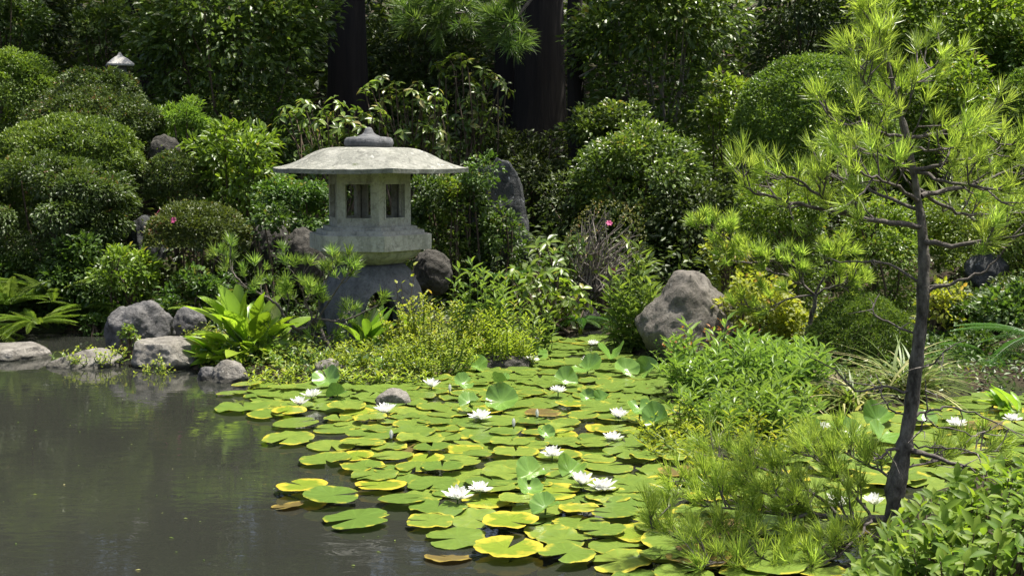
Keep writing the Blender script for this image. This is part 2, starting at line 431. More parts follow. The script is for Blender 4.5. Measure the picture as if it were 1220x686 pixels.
def sdf(P):
    """signed distance to the pond outline, positive on land"""
    P = np.asarray(P, float).reshape(-1, 2)
    A, B = POLY, np.roll(POLY, -1, 0)
    d = np.full(len(P), 1e9); inside = np.zeros(len(P), bool)
    for a, b in zip(A, B):
        e = b - a; w = P - a
        h = np.clip((w @ e) / (e @ e), 0, 1)
        d = np.minimum(d, np.hypot(*(w - h[:, None] * e).T))
        c = (a[1] > P[:, 1]) != (b[1] > P[:, 1])
        with np.errstate(divide='ignore', invalid='ignore'):
            xi = (b[0] - a[0]) * (P[:, 1] - a[1]) / (b[1] - a[1]) + a[0]
        inside ^= c & (P[:, 0] < xi)
    return np.where(inside, -d, d)
def sstep(x): x = np.clip(x, 0, 1); return x * x * (3 - 2 * x)
def terrain(P):
    P = np.asarray(P, float).reshape(-1, 2)
    d = sdf(P)
    x, y = P[:, 0], P[:, 1]
    P3 = np.stack([x, y, x * 0], 1)
    t = np.maximum(0, np.hypot(x * .25, y) - 11.2) * sstep((y + 2) / 6)
    hill = 11 * (1 - np.exp(-t * .36 / 11))
    side = 2.6 * (1 - np.exp(-np.maximum(0, x - 3.3) * .45 / 2.6)) * sstep((y - 7.6) / 1.5)
    land = .06 * sstep(d / .14) + .05 * sstep(d / 1.4) + np.maximum(hill, side) + .04 * sines(P3, 2.2, 4) * sstep(d / .5)
    land += .25 * sines(P3, .45, 9, 2) * sstep((y - 11) / 4)
    bed = -.03 - .62 * sstep(-d / .9)
    return np.where(d > 0, land, bed)
def onground(px, py, near=3.0, far=14.0):
    """first point of the ground seen at a photo pixel"""
    Y = np.arange(near, far, .03)
    Q = np.array([at(px, py, y)[:] for y in Y])
    hit = np.nonzero(Q[:, 2] <= np.maximum(terrain(Q[:, :2]), 0))[0]
    k = hit[0] if len(hit) else -1
    return Vector(Q[k])
def H(x, y): return float(terrain([(x, y)])[0])

def axis(lo, hi, step, far, ratio=1.35):
    a = list(np.arange(lo, hi + 1e-6, step)); s = step
    while a[-1] < far: s *= ratio; a.append(a[-1] + s)
    s = step; b = [lo]
    while b[-1] > -far: s *= ratio; b.append(b[-1] - s)
    return np.array(sorted(set(b + a)))
gx, gy = axis(-6.5, 6.5, .09, 160), axis(3.0, 15, .09, 160)
GX, GY = np.meshgrid(gx, gy)
gP = np.stack([GX.ravel(), GY.ravel()], 1)
gV = np.concatenate([gP, terrain(gP)[:, None]], 1)
ii, jj = np.meshgrid(np.arange(len(gy) - 1), np.arange(len(gx) - 1), indexing='ij')
k0 = (ii * len(gx) + jj).ravel()
gF = np.stack([k0, k0 + 1, k0 + len(gx) + 1, k0 + len(gx)], 1)
tag(link_mesh("ground", make_mesh("ground", gV, gF, M['ground'], None, True)), "dark soil banks and wooded slope around the pond", "ground", None, "structure")
wv = [(-16, .5, 0), (14, .5, 0), (14, 12, 0), (-16, 12, 0)]
tag(link_mesh("pond_water", make_mesh("pond_water", wv, [(0, 1, 2, 3)], M['water'])), "murky grey pond water reflecting the dark garden", "water", None, "structure")

# ------------------------------------------------------------------ stone lantern
def hexring(R, z, th, off=0.0, n=6):
    a = th + np.arange(n) * 2 * np.pi / n + off
    return np.stack([R * np.sin(a), -R * np.cos(a), np.full(n, z)], 1)

def build_lantern():
    D = 9.7; S = D / FPX; th = math.radians(-11.0) + math.radians(-30)
    c = at(442, 395, D); Z = lambda py: at(442, py, D).z
    base = Vector((c.x, c.y, H(c.x, c.y) - .02))
    t = thing("stone_lantern", base, "tall hexagonal stone lantern with a wide flared roof standing by the pond", "stone lantern")
    C = np.array((c.x, c.y, 0.0))
    # roof: flared hexagonal cap with a thin eave
    mb = MB(); prof = [(31, Z(175.5), 0), (48, Z(176), 0), (58, Z(177.5), 0), (67, Z(180.5), .05), (77, Z(185), .15), (88, Z(191), .3), (100, Z(196), .6), (111, Z(199.2), .85), (121, Z(201), 1)]
    n = 10
    rows = []
    for r, z, fl in prof:
        row = []
        for k in range(6):
            for j in range(n):
                u = j / n
                a0, a1 = th + k * math.pi / 3, th + (k + 1) * math.pi / 3
                p = np.array((math.sin(a0), -math.cos(a0))) * (1 - u) + np.array((math.sin(a1), -math.cos(a1))) * u
                rnd = max(0, 1 - fl) * .5
                p = p * (1 + rnd * (1 / np.linalg.norm(p) - 1))
                up = (abs(2 * u - 1) ** 2.2) * fl * 1.3 * S
                row.append((p[0] * r * S, p[1] * r * S, z + up))
        rows.append(row)
    eb = [(x * .995, y * .995, z - 5.0 * S) for x, y, z in rows[-1]]
    ib = [(x * .45, y * .45, Z(200)) for x, y, z in rows[-1]]
    rows += [eb, ib]
    m = 6 * n
    V = np.array(rows).reshape(-1, 3)
    F = [(i * m + j, i * m + (j + 1) % m, (i + 1) * m + (j + 1) % m, (i + 1) * m + j) for i in range(len(rows) - 1) for j in range(m)]
    V = V + C; V[:, :2] += .004 * np.stack([sines(V, 9, 3), sines(V, 9, 5)], 1); V[:, 2] += .004 * sines(V, 12, 8)
    mb.add(V, F); mb.add(np.concatenate([V[:m], [C + (0, 0, Z(175))]]), [(j, (j + 1) % m, m) for j in range(m)])
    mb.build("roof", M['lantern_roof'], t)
    def lathe(prof, nseg, name, mat, smooth=True, th0=0.0, wob=.0):
        b = MB(); V, F = [], []
        for r, z in prof:
            V.append(hexring(r * S, z, th0, 0, nseg))
        V = np.concatenate(V) + C
        for i in range(len(prof) - 1):
            for j in range(nseg): F.append((i * nseg + j, i * nseg + (j + 1) % nseg, (i + 1) * nseg + (j + 1) % nseg, (i + 1) * nseg + j))
        b.add(V, F)
        b.add(np.concatenate([V[:nseg], [C + (0, 0, prof[0][1])]]), [(j, nseg, (j + 1) % nseg) for j in range(nseg)])
        b.add(np.concatenate([V[-nseg:], [C + (0, 0, prof[-1][1])]]), [(j, (j + 1) % nseg, nseg) for j in range(nseg)])
        return b.build(name, mat, t, smooth)
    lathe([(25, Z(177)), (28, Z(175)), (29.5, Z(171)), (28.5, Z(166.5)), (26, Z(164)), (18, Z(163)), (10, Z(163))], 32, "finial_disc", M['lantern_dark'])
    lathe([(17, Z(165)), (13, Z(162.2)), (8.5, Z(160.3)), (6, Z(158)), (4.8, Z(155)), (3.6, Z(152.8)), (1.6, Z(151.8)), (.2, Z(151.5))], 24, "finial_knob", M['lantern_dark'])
    # firebox: six walls, each with a square window opening cut right through
    z0, z1, R = Z(272), Z(202), 50.7 * S
    wall_t, fb, frames = .026, MB(), []
    for k in range(6):
        a0, a1 = th + k * math.pi / 3, th + (k + 1) * math.pi / 3
        p0 = np.array((R * math.sin(a0), -R * math.cos(a0), 0)); p1 = np.array((R * math.sin(a1), -R * math.cos(a1), 0))
        e = p1 - p0; w = np.linalg.norm(e); e /= w; nr = np.array((e[1], -e[0], 0))
        if nr.dot(p0) < 0: nr = -nr
        def pt(u, z, dep): return C + p0 + e * (u * w) - nr * dep + np.array((0, 0, z))
        u0, u1, h0, h1 = .2, .8, z0 + (z1 - z0) * .2, z0 + (z1 - z0) * .76
        us, zs = [0, u0, u1, 1], [z0, h0, h1, z1]
        for dep, flip in ((0, 0), (wall_t, 1)):
            ins = .02 / w if dep else 0
            uu = [us[0] + ins, u0, u1, us[3] - ins]
            G = [[pt(u, z, dep) for u in uu] for z in zs]
            for i in range(3):
                for j in range(3):
                    if i == 1 and j == 1: continue
                    fb.add([G[i][j], G[i][j + 1], G[i + 1][j + 1], G[i + 1][j]], [(0, 1, 2, 3)])
        q = [(u0, h0), (u1, h0), (u1, h1), (u0, h1)]
        for i in range(4):
            (ua, za), (ub, zb) = q[i], q[(i + 1) % 4]
            fb.add([pt(ua, za, 0), pt(ub, zb, 0), pt(ub, zb, wall_t), pt(ua, za, wall_t)], [(0, 1, 2, 3)])
        # raised frame: four mitred bars standing 4 mm proud
        fr = MB(); g = .014; dd = -.004
        for i in range(4):
            (ua, za), (ub, zb) = q[i], q[(i + 1) % 4]
            oi = lambda u, z: (u - g / w if u == u0 else u + g / w, z - g if z == h0 else z + g)
            (oa, pa), (ob, pb) = oi(ua, za), oi(ub, zb)
            fr.add([pt(oa, pa, dd), pt(ob, pb, dd), pt(ub, zb, dd), pt(ua, za, dd), pt(oa, pa, .002), pt(ob, pb, .002), pt(ub, zb, .01), pt(ua, za, .01)],
                   [(0, 1, 2, 3), (0, 1, 5, 4), (2, 3, 7, 6)])
        frames.append(fr)
    fo = fb.build("firebox", M['lantern'], t)
    for fr in frames: fr.build("window_frame", M['lantern'], fo)
    flo = MB(); hx = hexring(47 * S, Z(262), th) + C
    flo.add(hx, [(0, 1, 2, 3), (0, 3, 4, 5)]); flo.build("firebox_floor", M['lantern'], fo)
    def slab(r0, r1, za, zb, name, bev=.004):
        b = MB(); R_ = [hexring(r1 * S - bev, za, th), hexring(r1 * S, za - bev, th), hexring(r0 * S, zb, th)]
        V = np.concatenate(R_) + C
        F = [(i * 6 + j, i * 6 + (j + 1) % 6, (i + 1) * 6 + (j + 1) % 6, (i + 1) * 6 + j) for i in range(2) for j in range(6)]
        b.add(V, F); b.add(V[:6], [(0, 1, 2, 3), (0, 3, 4, 5)]); b.add(V[-6:], [(3, 2, 1, 0), (5, 4, 3, 0)])
        return b.build(name, M['lantern'], t)
    slab(59, 58.5, Z(268.5), Z(272.6), "step"); slab(67.5, 67, Z(272.6), Z(277.2), "step")
    slab(75.8, 75.8, Z(277.2), Z(295.3), "platform")
    b = MB(); prof = [(64, Z(295)), (62, Z(299)), (57, Z(304)), (51, Z(307.5)), (46, Z(309)), (40, Z(312.5))]
    n = 8; V = []
    for r, z in prof:
        for k in range(6):
            for j in range(n):
                a0, a1, u = th + k * math.pi / 3, th + (k + 1) * math.pi / 3, j / n
                p = np.array((math.sin(a0), -math.cos(a0))) * (1 - u) + np.array((math.sin(a1), -math.cos(a1))) * u
                p = p * (1 + .55 * (1 / np.linalg.norm(p) - 1))
                V.append((p[0] * r * S, p[1] * r * S, z))
    m = 6 * n; V = np.array(V) + C
    b.add(V, [(i * m + j, i * m + (j + 1) % m, (i + 1) * m + (j + 1) % m, (i + 1) * m + j) for i in range(len(prof) - 1) for j in range(m)])
    b.build("bowl", M['lantern'], t, True)
    # four splayed legs joined in a domed head, arches between them
    zt, zg = Z(312), base.z - .02
    hh = zt - zg
    outp = [(1.0, 30), (.985, 38), (.95, 43), (.88, 48), (.78, 54), (.66, 59.5), (.5, 63), (.3, 63), (.12, 61), (0, 62)]
    for q in range(4):
        b = MB(); ac = math.radians(-27) + q * math.pi / 2; na = 15
        Vo, Vi = [], []
        for i in range(na):
            u = -1 + 2 * i / (na - 1); a = ac + u * math.pi / 4 * .998
            lim = 0.0 if abs(u) < .46 else .68 * math.sqrt(max(0, 1 - ((1 - abs(u)) / .54) ** 2))
            for s, r in outp:
                zz = lim + (1 - lim) * s
                rr = np.interp(zz, [o[0] for o in outp][::-1], [o[1] for o in outp][::-1]) * S
                Vo.append((rr * math.sin(a), -rr * math.cos(a), zg + zz * hh))
                ri = max(rr - .1, .02) if zz < .9 else rr * .5
                Vi.append((ri * math.sin(a), -ri * math.cos(a), zg + min(zz, .86) * hh))
        mm = len(outp); Vo = np.array(Vo) + C; Vi = np.array(Vi) + C
        Vo += .006 * np.stack([sines(Vo, 14, 3), sines(Vo, 14, 5), sines(Vo, 14, 6) * .3], 1)
        F = [(i * mm + j, (i + 1) * mm + j, (i + 1) * mm + j + 1, i * mm + j + 1) for i in range(na - 1) for j in range(mm - 1)]
        b.add(Vo, F); b.add(Vi, [tuple(reversed(f)) for f in F])
        rim = [(Vo[i * mm + mm - 1], Vo[(i + 1) * mm + mm - 1], Vi[(i + 1) * mm + mm - 1], Vi[i * mm + mm - 1]) for i in range(na - 1)]
        for r4 in rim: b.add(r4, [(0, 1, 2, 3)])
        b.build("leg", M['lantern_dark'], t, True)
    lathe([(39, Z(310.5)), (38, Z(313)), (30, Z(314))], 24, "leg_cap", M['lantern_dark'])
build_lantern()

# ------------------------------------------------------------------ rocks
def ico(n=4):
    import bmesh
    bm = bmesh.new(); bmesh.ops.create_icosphere(bm, subdivisions=n, radius=1.0)
    v = np.array([x.co[:] for x in bm.verts]); f = np.array([[q.index for q in p.verts] for p in bm.faces]); bm.free()
    return v, f
ICO = ico(5)
def rock(box, D, mat, label, seed, group=None, depth=.8, cuts=9, lo=.62, rough=.05, sink=.18, planes=None, name="rock", cat="rock", base_z=None, extra=0):
    x0, y0, x1, y1 = box
    c = at((x0 + x1) / 2, (y0 + y1) / 2, D); S = D / FPX
    rx, rz = (x1 - x0) / 2 * S, (y1 - y0) / 2 * S
    R = np.random.RandomState(seed)
    v, f = ICO; v = v.copy()
    P = [(nrm(R.normal(size=3) * (1, 1, .8)), R.uniform(lo, .9)) for _ in range(cuts)]
    for p, d in (planes or []): P.append((nrm(np.array(p, float)), d))
    for p, d in P:
        k = v @ p - d
        v -= np.where(k > 0, k * .9, 0)[:, None] * p
    off = Vector((seed * 3.7, seed * 1.3, 0))
    dd = np.array([mnoise.fractal(Vector(q) * 2.2 + off, .8, 2.1, 6) * rough * 1.9 + (mnoise.ridged_multi_fractal(Vector(q) * 1.6 + off, .9, 2.2, 5, 1.0, 2.0) - 1.1) * rough * 1.0 for q in v])
    v = v + nrm(v) * (sines(v, 3.0, seed, 2) * .04 + dd)[:, None]
    v -= nrm(v) * (.06 * np.clip(sines(v, 6, seed + 7, 2) - .55, 0, 1))[:, None]
    lo3, hi3 = v.min(0), v.max(0)
    v = (v - (lo3 + hi3) / 2) / ((hi3 - lo3) / 2)
    v = v * (rx, rx * depth, rz * (1 + sink)) + np.array((c.x, c.y, c.z - rz * sink))
    o = thing(name, (c.x, c.y, c.z - rz), label, cat, group)
    link_mesh("stone", make_mesh("stone", v - np.array(WL[o]), f, M[mat], None, True), o)
    return o
def solo_rock(*a, **k):
    """a rock that is one mesh: collapse the empty into the mesh object"""
    o = rock(*a, **k); ch = o.children[0]
    loc = WL[o]; ch.parent = None; ch.location = loc; WL[ch] = loc
    for key in ("label", "category", "group"):
        if key in o: ch[key] = o[key]
    nm = o.name; nm0 = nm.split(".")[0]; bpy.data.objects.remove(o); ch.name = nm0
    return ch
EDGE = "stones at the left edge of the pond"
solo_rock((756, 322, 884, 430), 9.1, 'rock_big', "big rounded grey brown boulder with lance leaved plants on its left side", 11, None, .75, 6, .72, .05,
          planes=[((-.75, -.3, .55), .62), ((.72, -.25, .62), .62), ((.1, -.9, .35), .66), ((0, 0, 1), .9)], name="boulder")
solo_rock((446, 462, 493, 492), 7.4, 'rock_pale', "small pale pointed rock poking up among the lily pads", 5, None, .9, 8, .6, .03)
solo_rock((-30, 409, 60, 436), 9.2, 'rock_pale', "flat pale stone lying in the water at the left picture edge", 21, EDGE, .8, 7, .6, .03)
solo_rock((58, 414, 148, 446), 8.85, 'rock_pale', "low pale stone in the water with leafy weeds growing on top", 22, EDGE, .8, 8, .6, .04)
solo_rock((126, 356, 208, 428), 9.45, 'rock_grey', "lumpy upright dark grey stone with pits at the pond edge", 23, EDGE, .8, 7, .66, .07)
solo_rock((204, 364, 248, 415), 9.7, 'rock_grey', "rounded grey stone between the pitted stone and the broad leaved plant", 24, EDGE, .8, 7, .7, .05)
solo_rock((160, 402, 240, 446), 8.85, 'rock_pale', "broad flat topped stone with a mossy lip below the grey stones", 25, EDGE, 1.0, 7, .6, .04, planes=[((0, 0, 1), .55)])
solo_rock((248, 428, 298, 464), 8.2, 'rock_pale', "pale faceted stone under the broad leaved plant beside the first lily pads", 26, EDGE, .8, 8, .6, .04)
solo_rock((232, 436, 262, 464), 8.25, 'rock_grey', "small dark stone tucked left of the pale faceted stone", 27, EDGE, .8, 8, .6, .04)
solo_rock((150, 256, 200, 330), 11.5, 'rock_blue', "upright blue grey stone with white lichen left of the flowering bush", 28, None, .7, 8, .62, .05)
solo_rock((298, 262, 346, 316), 11.0, 'rock_dark', "dark boulder in shade just right of the flowering bush", 29, "dark boulders behind the lantern", .8, 6, .75, .05)
solo_rock((338, 270, 388, 334), 10.9, 'rock_dark', "dark boulder in shade touching the left side of the lantern platform", 30, "dark boulders behind the lantern", .8, 7, .7, .05)
solo_rock((490, 296, 540, 345), 10.6, 'rock_dark', "brownish dark boulder right of the lantern legs", 31, "dark boulders behind the lantern", .8, 7, .7, .05)
solo_rock((544, 188, 634, 330), 11.6, 'rock_blue', "tall blue grey standing rock in shade right of the lantern", 32, None, .5, 9, .66, .05, planes=[((0, -1, .2), .45), ((.9, 0, .3), .7)])
solo_rock((178, 160, 218, 206), 12.3, 'rock_dark', "dark stone wedged between the clipped bushes at upper left", 33, None, .8, 7, .66, .05)
solo_rock((22, 130, 70, 172), 12.9, 'rock_blue', "pale stone edge peeping out beside the upper left clipped bush", 34, None, .5, 7, .66, .04)
solo_rock((944, 438, 1018, 490), 7.6, 'rock_moss', "low brown mound of gravelly rock with moss behind the rushes", 35, None, .9, 6, .75, .06)
solo_rock((1148, 300, 1204, 350), 10.4, 'rock_blue', "dark purple grey stone behind the pine on the right slope", 36, None, .7, 9, .6, .04)
solo_rock((368, 426, 412, 458), 8.3, 'rock_pale', "pale stone half hidden at the island edge behind a raised lily leaf", 37, None, .8, 8, .6, .04)
solo_rock((548, 420, 640, 452), 8.75, 'rock_dark', "low dark stone under the weeds at the right tip of the island", 38, None, .6, 8, .6, .05)
solo_rock((640, 352, 720, 396), 10.75, 'rock_dark', "dark bank stone in shade under the fern at the inlet", 39, None, .5, 8, .6, .05)

def far_lantern():
    c = at(143, 76, 13.3); S = 13.3 / FPX
    g = H(c.x, c.y)
    t = thing("small_stone_lantern", (c.x, c.y, g), "small pale stone lantern roof showing among the bushes at upper left", "stone lantern")
    C = np.array(c)
    def sq(rows, name, mat):
        V = np.concatenate([np.array([(sx * r, sy * r, z) for sx, sy in ((-1, -1), (1, -1), (1, 1), (-1, 1))]) for r, z in rows])
        a = .35; V = np.stack([V[:, 0] * math.cos(a) - V[:, 1] * math.sin(a), V[:, 0] * math.sin(a) + V[:, 1] * math.cos(a), V[:, 2]], 1) + (C[0], C[1], 0)
        F = [(i * 4 + j, i * 4 + (j + 1) % 4, i * 4 + 4 + (j + 1) % 4, i * 4 + 4 + j) for i in range(len(rows) - 1) for j in range(4)]
        b = MB().add(V, F); b.add(V[:4], [(3, 2, 1, 0)]); b.add(V[-4:], [(0, 1, 2, 3)]); b.build(name, mat, t)
    z = C[2]
    sq([(15 * S, z - 3 * S), (15.5 * S, z - 1 * S), (9 * S, z + 5 * S), (3 * S, z + 9 * S), (1 * S, z + 13 * S)], "roof", M['granite_pale'])
    sq([(7 * S, z - 22 * S), (7 * S, z - 2.6 * S)], "firebox", M['lantern_dark'])
    sq([(11 * S, z - 28 * S), (11 * S, z - 21.7 * S)], "platform", M['lantern_dark'])
    sq([(6 * S, g - .1), (5 * S, z - 27.7 * S)], "post", M['lantern_dark'])
far_lantern()

# ------------------------------------------------------------------ shrubs
def box_to(box, D):
    x0, y0, x1, y1 = box; S = D / FPX
    c = at((x0 + x1) / 2, (y0 + y1) / 2, D)
    return np.array(c), (x1 - x0) / 2 * S, (y1 - y0) / 2 * S
def stems(t, C, rx, rz, base, R, n=4, r=.014, mat='twig_brown', spread=.7):
    for i in range(n):
        b = MB(); a = R.uniform(0, 6.28); q = R.uniform(.2, spread)
        e = C + np.array((math.cos(a) * rx * q, math.sin(a) * rx * q * .7, rz * R.uniform(.1, .5)))
        p0 = np.array(base) + np.array((math.cos(a), math.sin(a), 0)) * rx * .08
        k = 6; pts = [p0 + (e - p0) * (j / k) + R.normal(size=3) * .03 * (0 < j < k) + np.array((0, 0, .06 * math.sin(j / k * 3.1))) for j in range(k + 1)]
        b.tube(pts, np.linspace(r, r * .35, k + 1), 5); b.build("stem", M[mat], t, True)

SEED = [100]
def dome(box, D, mat, label, name="azalea_bush", cat="bush", group=None, L=.034, W=.018, depth=.85, cover=2.5, low=-.35, flowers=(), shape='diamond', bumps=.07, nst=5):
    SEED[0] += 7; R = np.random.RandomState(SEED[0])
    C, rx, rz = box_to(box, D); ry = rx * depth
    base = (C[0], C[1], H(C[0], C[1]))
    t = thing(name, base, label, cat, group)
    area = 2 * math.pi * (((rx * ry) ** 1.6 + 2 * (rx * rz) ** 1.6) / 3) ** (1 / 1.6) * 1.5
    n = int(min(42000, cover * area / (L * W * .5)))
    d = nrm(R.normal(size=(n * 2, 3))); d = d[d[:, 2] > low][:n]; n = len(d)
    q = 1 + bumps * sines(d, 4.5, SEED[0], 2) + bumps * .8 * sines(d, 13, SEED[0] + 1, 2) - np.minimum(R.exponential(.035, n), .3)
    gap = sines(d, 9, SEED[0] + 2, 2) > .62
    q -= np.where(gap, R.uniform(0, .16, n), 0)
    nn = nrm(d / np.array((rx, ry, rz)))
    P = C + d * np.array((rx, ry, rz)) * q[:, None]
    Dr = nn * .5 + R.normal(size=(n, 3)) * .6 + (0, 0, .2)
    Nn = nn * .7 + R.normal(size=(n, 3)) * .45 + (0, 0, .35)
    tone = np.clip(.48 + .3 * sines(P, 6, SEED[0] + 3, 3) + R.normal(size=n) * .24, 0, 1)
    stray = R.uniform(size=n) < .012; P[stray] += nn[stray] * R.uniform(.02, .07, (stray.sum(), 1)); tone[stray] = np.clip(tone[stray] + .25, 0, .9)
    s = R.uniform(.7, 1.25, n)
    v, f, r = cloud(P, Dr, Nn, L * s, W * s, shape, tone)
    link_mesh("foliage", make_mesh("foliage", v - np.array(base), f, M[mat], r), t)
    stems(t, C, rx * .8, rz, base, R, nst)
    for px, py in flowers:
        a = at(px, py, D); dd = np.array(a) - C; dd[1] = -ry * math.sqrt(max(.05, 1 - (dd[0] / rx) ** 2 - (dd[2] / rz) ** 2)); P0 = C + dd * 1.02
        o = nrm(dd); b = MB(); k = 6
        ang = np.arange(k) * 2 * np.pi / k
        u = nrm(np.cross(o, (0, 0, 1.))); w = np.cross(o, u)
        Dv = np.cos(ang)[:, None] * u + np.sin(ang)[:, None] * w + o * .35
        b.add(*cloud(np.repeat(P0[None], k, 0), Dv, np.repeat(o[None], k, 0) - Dv * .2, .032, .026, 'oval', np.full(k, .5)))
        b.build("flower", M['pink'], t)
    return t

def loose(box, D, mat, label, name="shrub", cat="shrub", group=None, L=.06, W=.028, depth=.8, cover=1.3, clumps=None, shape='oval', droop=.15, ragged=.3, nst=4, low=-.7, trunk=None, stem_r=.016, stem_mat='twig_brown', cr=.3, skirt=.8):
    SEED[0] += 7; R = np.random.RandomState(SEED[0])
    C, rx, rz = box_to(box, D); ry = rx * depth
    base = (C[0], C[1], H(C[0], C[1]))
    t = thing(name, base, label, cat, group)
    E = np.array((rx, ry, rz)); mr = (rx * ry * rz) ** (1 / 3)
    k = clumps or int(np.clip(14 + 60 * mr, 16, 80))
    dc = nrm(R.normal(size=(k * 3, 3))); dc = dc[dc[:, 2] > low][:k]; k = len(dc)
    fr = 1 - ragged * R.uniform(0, 1.5, k)
    cc = C + dc * E * np.clip(fr, .15, 1.05)[:, None] * (1 - cr * .5)
    crad = mr * cr * R.uniform(.6, 1.3, k)
    area = 2.2 * math.pi * (rx * rz + rx * ry) 
    n = int(np.clip(cover * area / (L * W * .65), 200, 26000))
    w = crad ** 2; idx = R.choice(k, n, p=w / w.sum())
    dl = nrm(R.normal(size=(n, 3)) + (0, 0, .35))
    P = cc[idx] + dl * crad[idx][:, None] * np.array((1, 1, .75)) * (R.uniform(.25, 1, n) ** .5)[:, None]
    out = nrm((P - C) / E)
    Dr = dl * .5 + out * .6 + R.normal(size=(n, 3)) * .45 + (0, 0, -droop)
    Nn = (0, 0, .7) + out * .45 + R.normal(size=(n, 3)) * .4
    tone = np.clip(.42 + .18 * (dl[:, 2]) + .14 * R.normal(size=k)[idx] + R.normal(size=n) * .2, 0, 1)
    s = R.uniform(.65, 1.25, n)
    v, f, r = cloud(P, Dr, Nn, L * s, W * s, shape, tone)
    bot = C[2] - rz * .5; m_ = int(n * skirt * np.clip((bot - base[2]) / (2 * rz), 0, 1.2))
    if m_ > 10:
        a_ = R.uniform(0, 6.28, m_); q_ = .75 * np.sqrt(R.uniform(.2, 1, m_))
        Pk = np.stack([C[0] + np.cos(a_) * q_ * rx, C[1] + np.sin(a_) * q_ * ry, base[2] + (bot - base[2]) * R.uniform(0, 1, m_)], 1)
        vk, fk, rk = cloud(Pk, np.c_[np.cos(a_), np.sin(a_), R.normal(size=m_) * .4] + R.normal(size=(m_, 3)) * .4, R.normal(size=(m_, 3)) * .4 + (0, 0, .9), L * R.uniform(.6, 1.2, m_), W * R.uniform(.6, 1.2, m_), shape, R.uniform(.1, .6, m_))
        f = np.concatenate([f, fk + len(v)]); v = np.concatenate([v, vk]); r = np.concatenate([r, rk])
    link_mesh("foliage", make_mesh("foliage", v - np.array(base), f, M[mat], r), t)
    if trunk:
        for pl, rad in trunk:
            b = MB(); pts = [at(x, y, D - .05) for x, y in pl]; b.tube(pts, np.linspace(rad, rad * .5, len(pts)), 7); b.build("branch", M[stem_mat], t, True)
    b = MB()
    for i in R.choice(k, min(k, 3 if name == 'ivy' else 9), replace=False):
        p0 = np.array(base) + R.normal(size=3) * (.05, .05, 0); e = cc[i]
        mid = p0 * .5 + e * .5 + R.normal(size=3) * mr * .1 + (0, 0, mr * .1)
        b.tube([p0, p0 * .7 + mid * .3 + (0, 0, .02), mid, e * .7 + mid * .3, e], np.linspace(stem_r, stem_r * .3, 5), 5)
    b.build("stems", M[stem_mat], t, True)
    return t

def basis(P, D, N, L, W, off):
    D = Vector(D).normalized(); N = Vector(N); N = (N - D * N.dot(D)).normalized(); S = N.cross(D)
    p = Vector(P) - off
    return Matrix(((D.x * L, S.x * W, N.x * L, p.x), (D.y * L, S.y * W, N.y * L, p.y), (D.z * L, S.z * W, N.z * L, p.z), (0, 0, 0, 1)))
def inst(name, me, parent, P, D, N, L, W):
    o = bpy.data.objects.new(name, me); COL.objects.link(o); o.parent = parent
    o.matrix_basis = basis(P, D, N, L, W, WL[parent]); return o

def leaf_mesh(name, mat, tone, nseg=6, wide=.38, curve=.25, fold=.12, tip=1.0, wave=0.0, seed=0):
    """a single large leaf of unit length and width"""
    R = np.random.RandomState(seed); V, F = [], []
    for i in range(nseg + 1):
        u = i / nseg
        w = .5 * (math.sin(math.pi * u ** (wide / .5 if wide < .5 else 1)) ** tip if 0 < u < 1 else 0)
        z = -curve * u * u
        V += [(u, w, z + fold * w * 2 + wave * math.sin(u * 9 + seed)), (u, 0, z), (u, -w, z + fold * w * 2 - wave * math.sin(u * 9 + seed + 1))]
    for i in range(nseg):
        a = i * 3
        F += [(a, a + 1, a + 4, a + 3), (a + 1, a + 2, a + 5, a + 4)]
    F = np.array(F); F = np.concatenate([F[:, [0, 1, 2]], F[:, [0, 2, 3]]])
    return make_mesh(name, V, F, mat, np.full(len(V), tone), True)

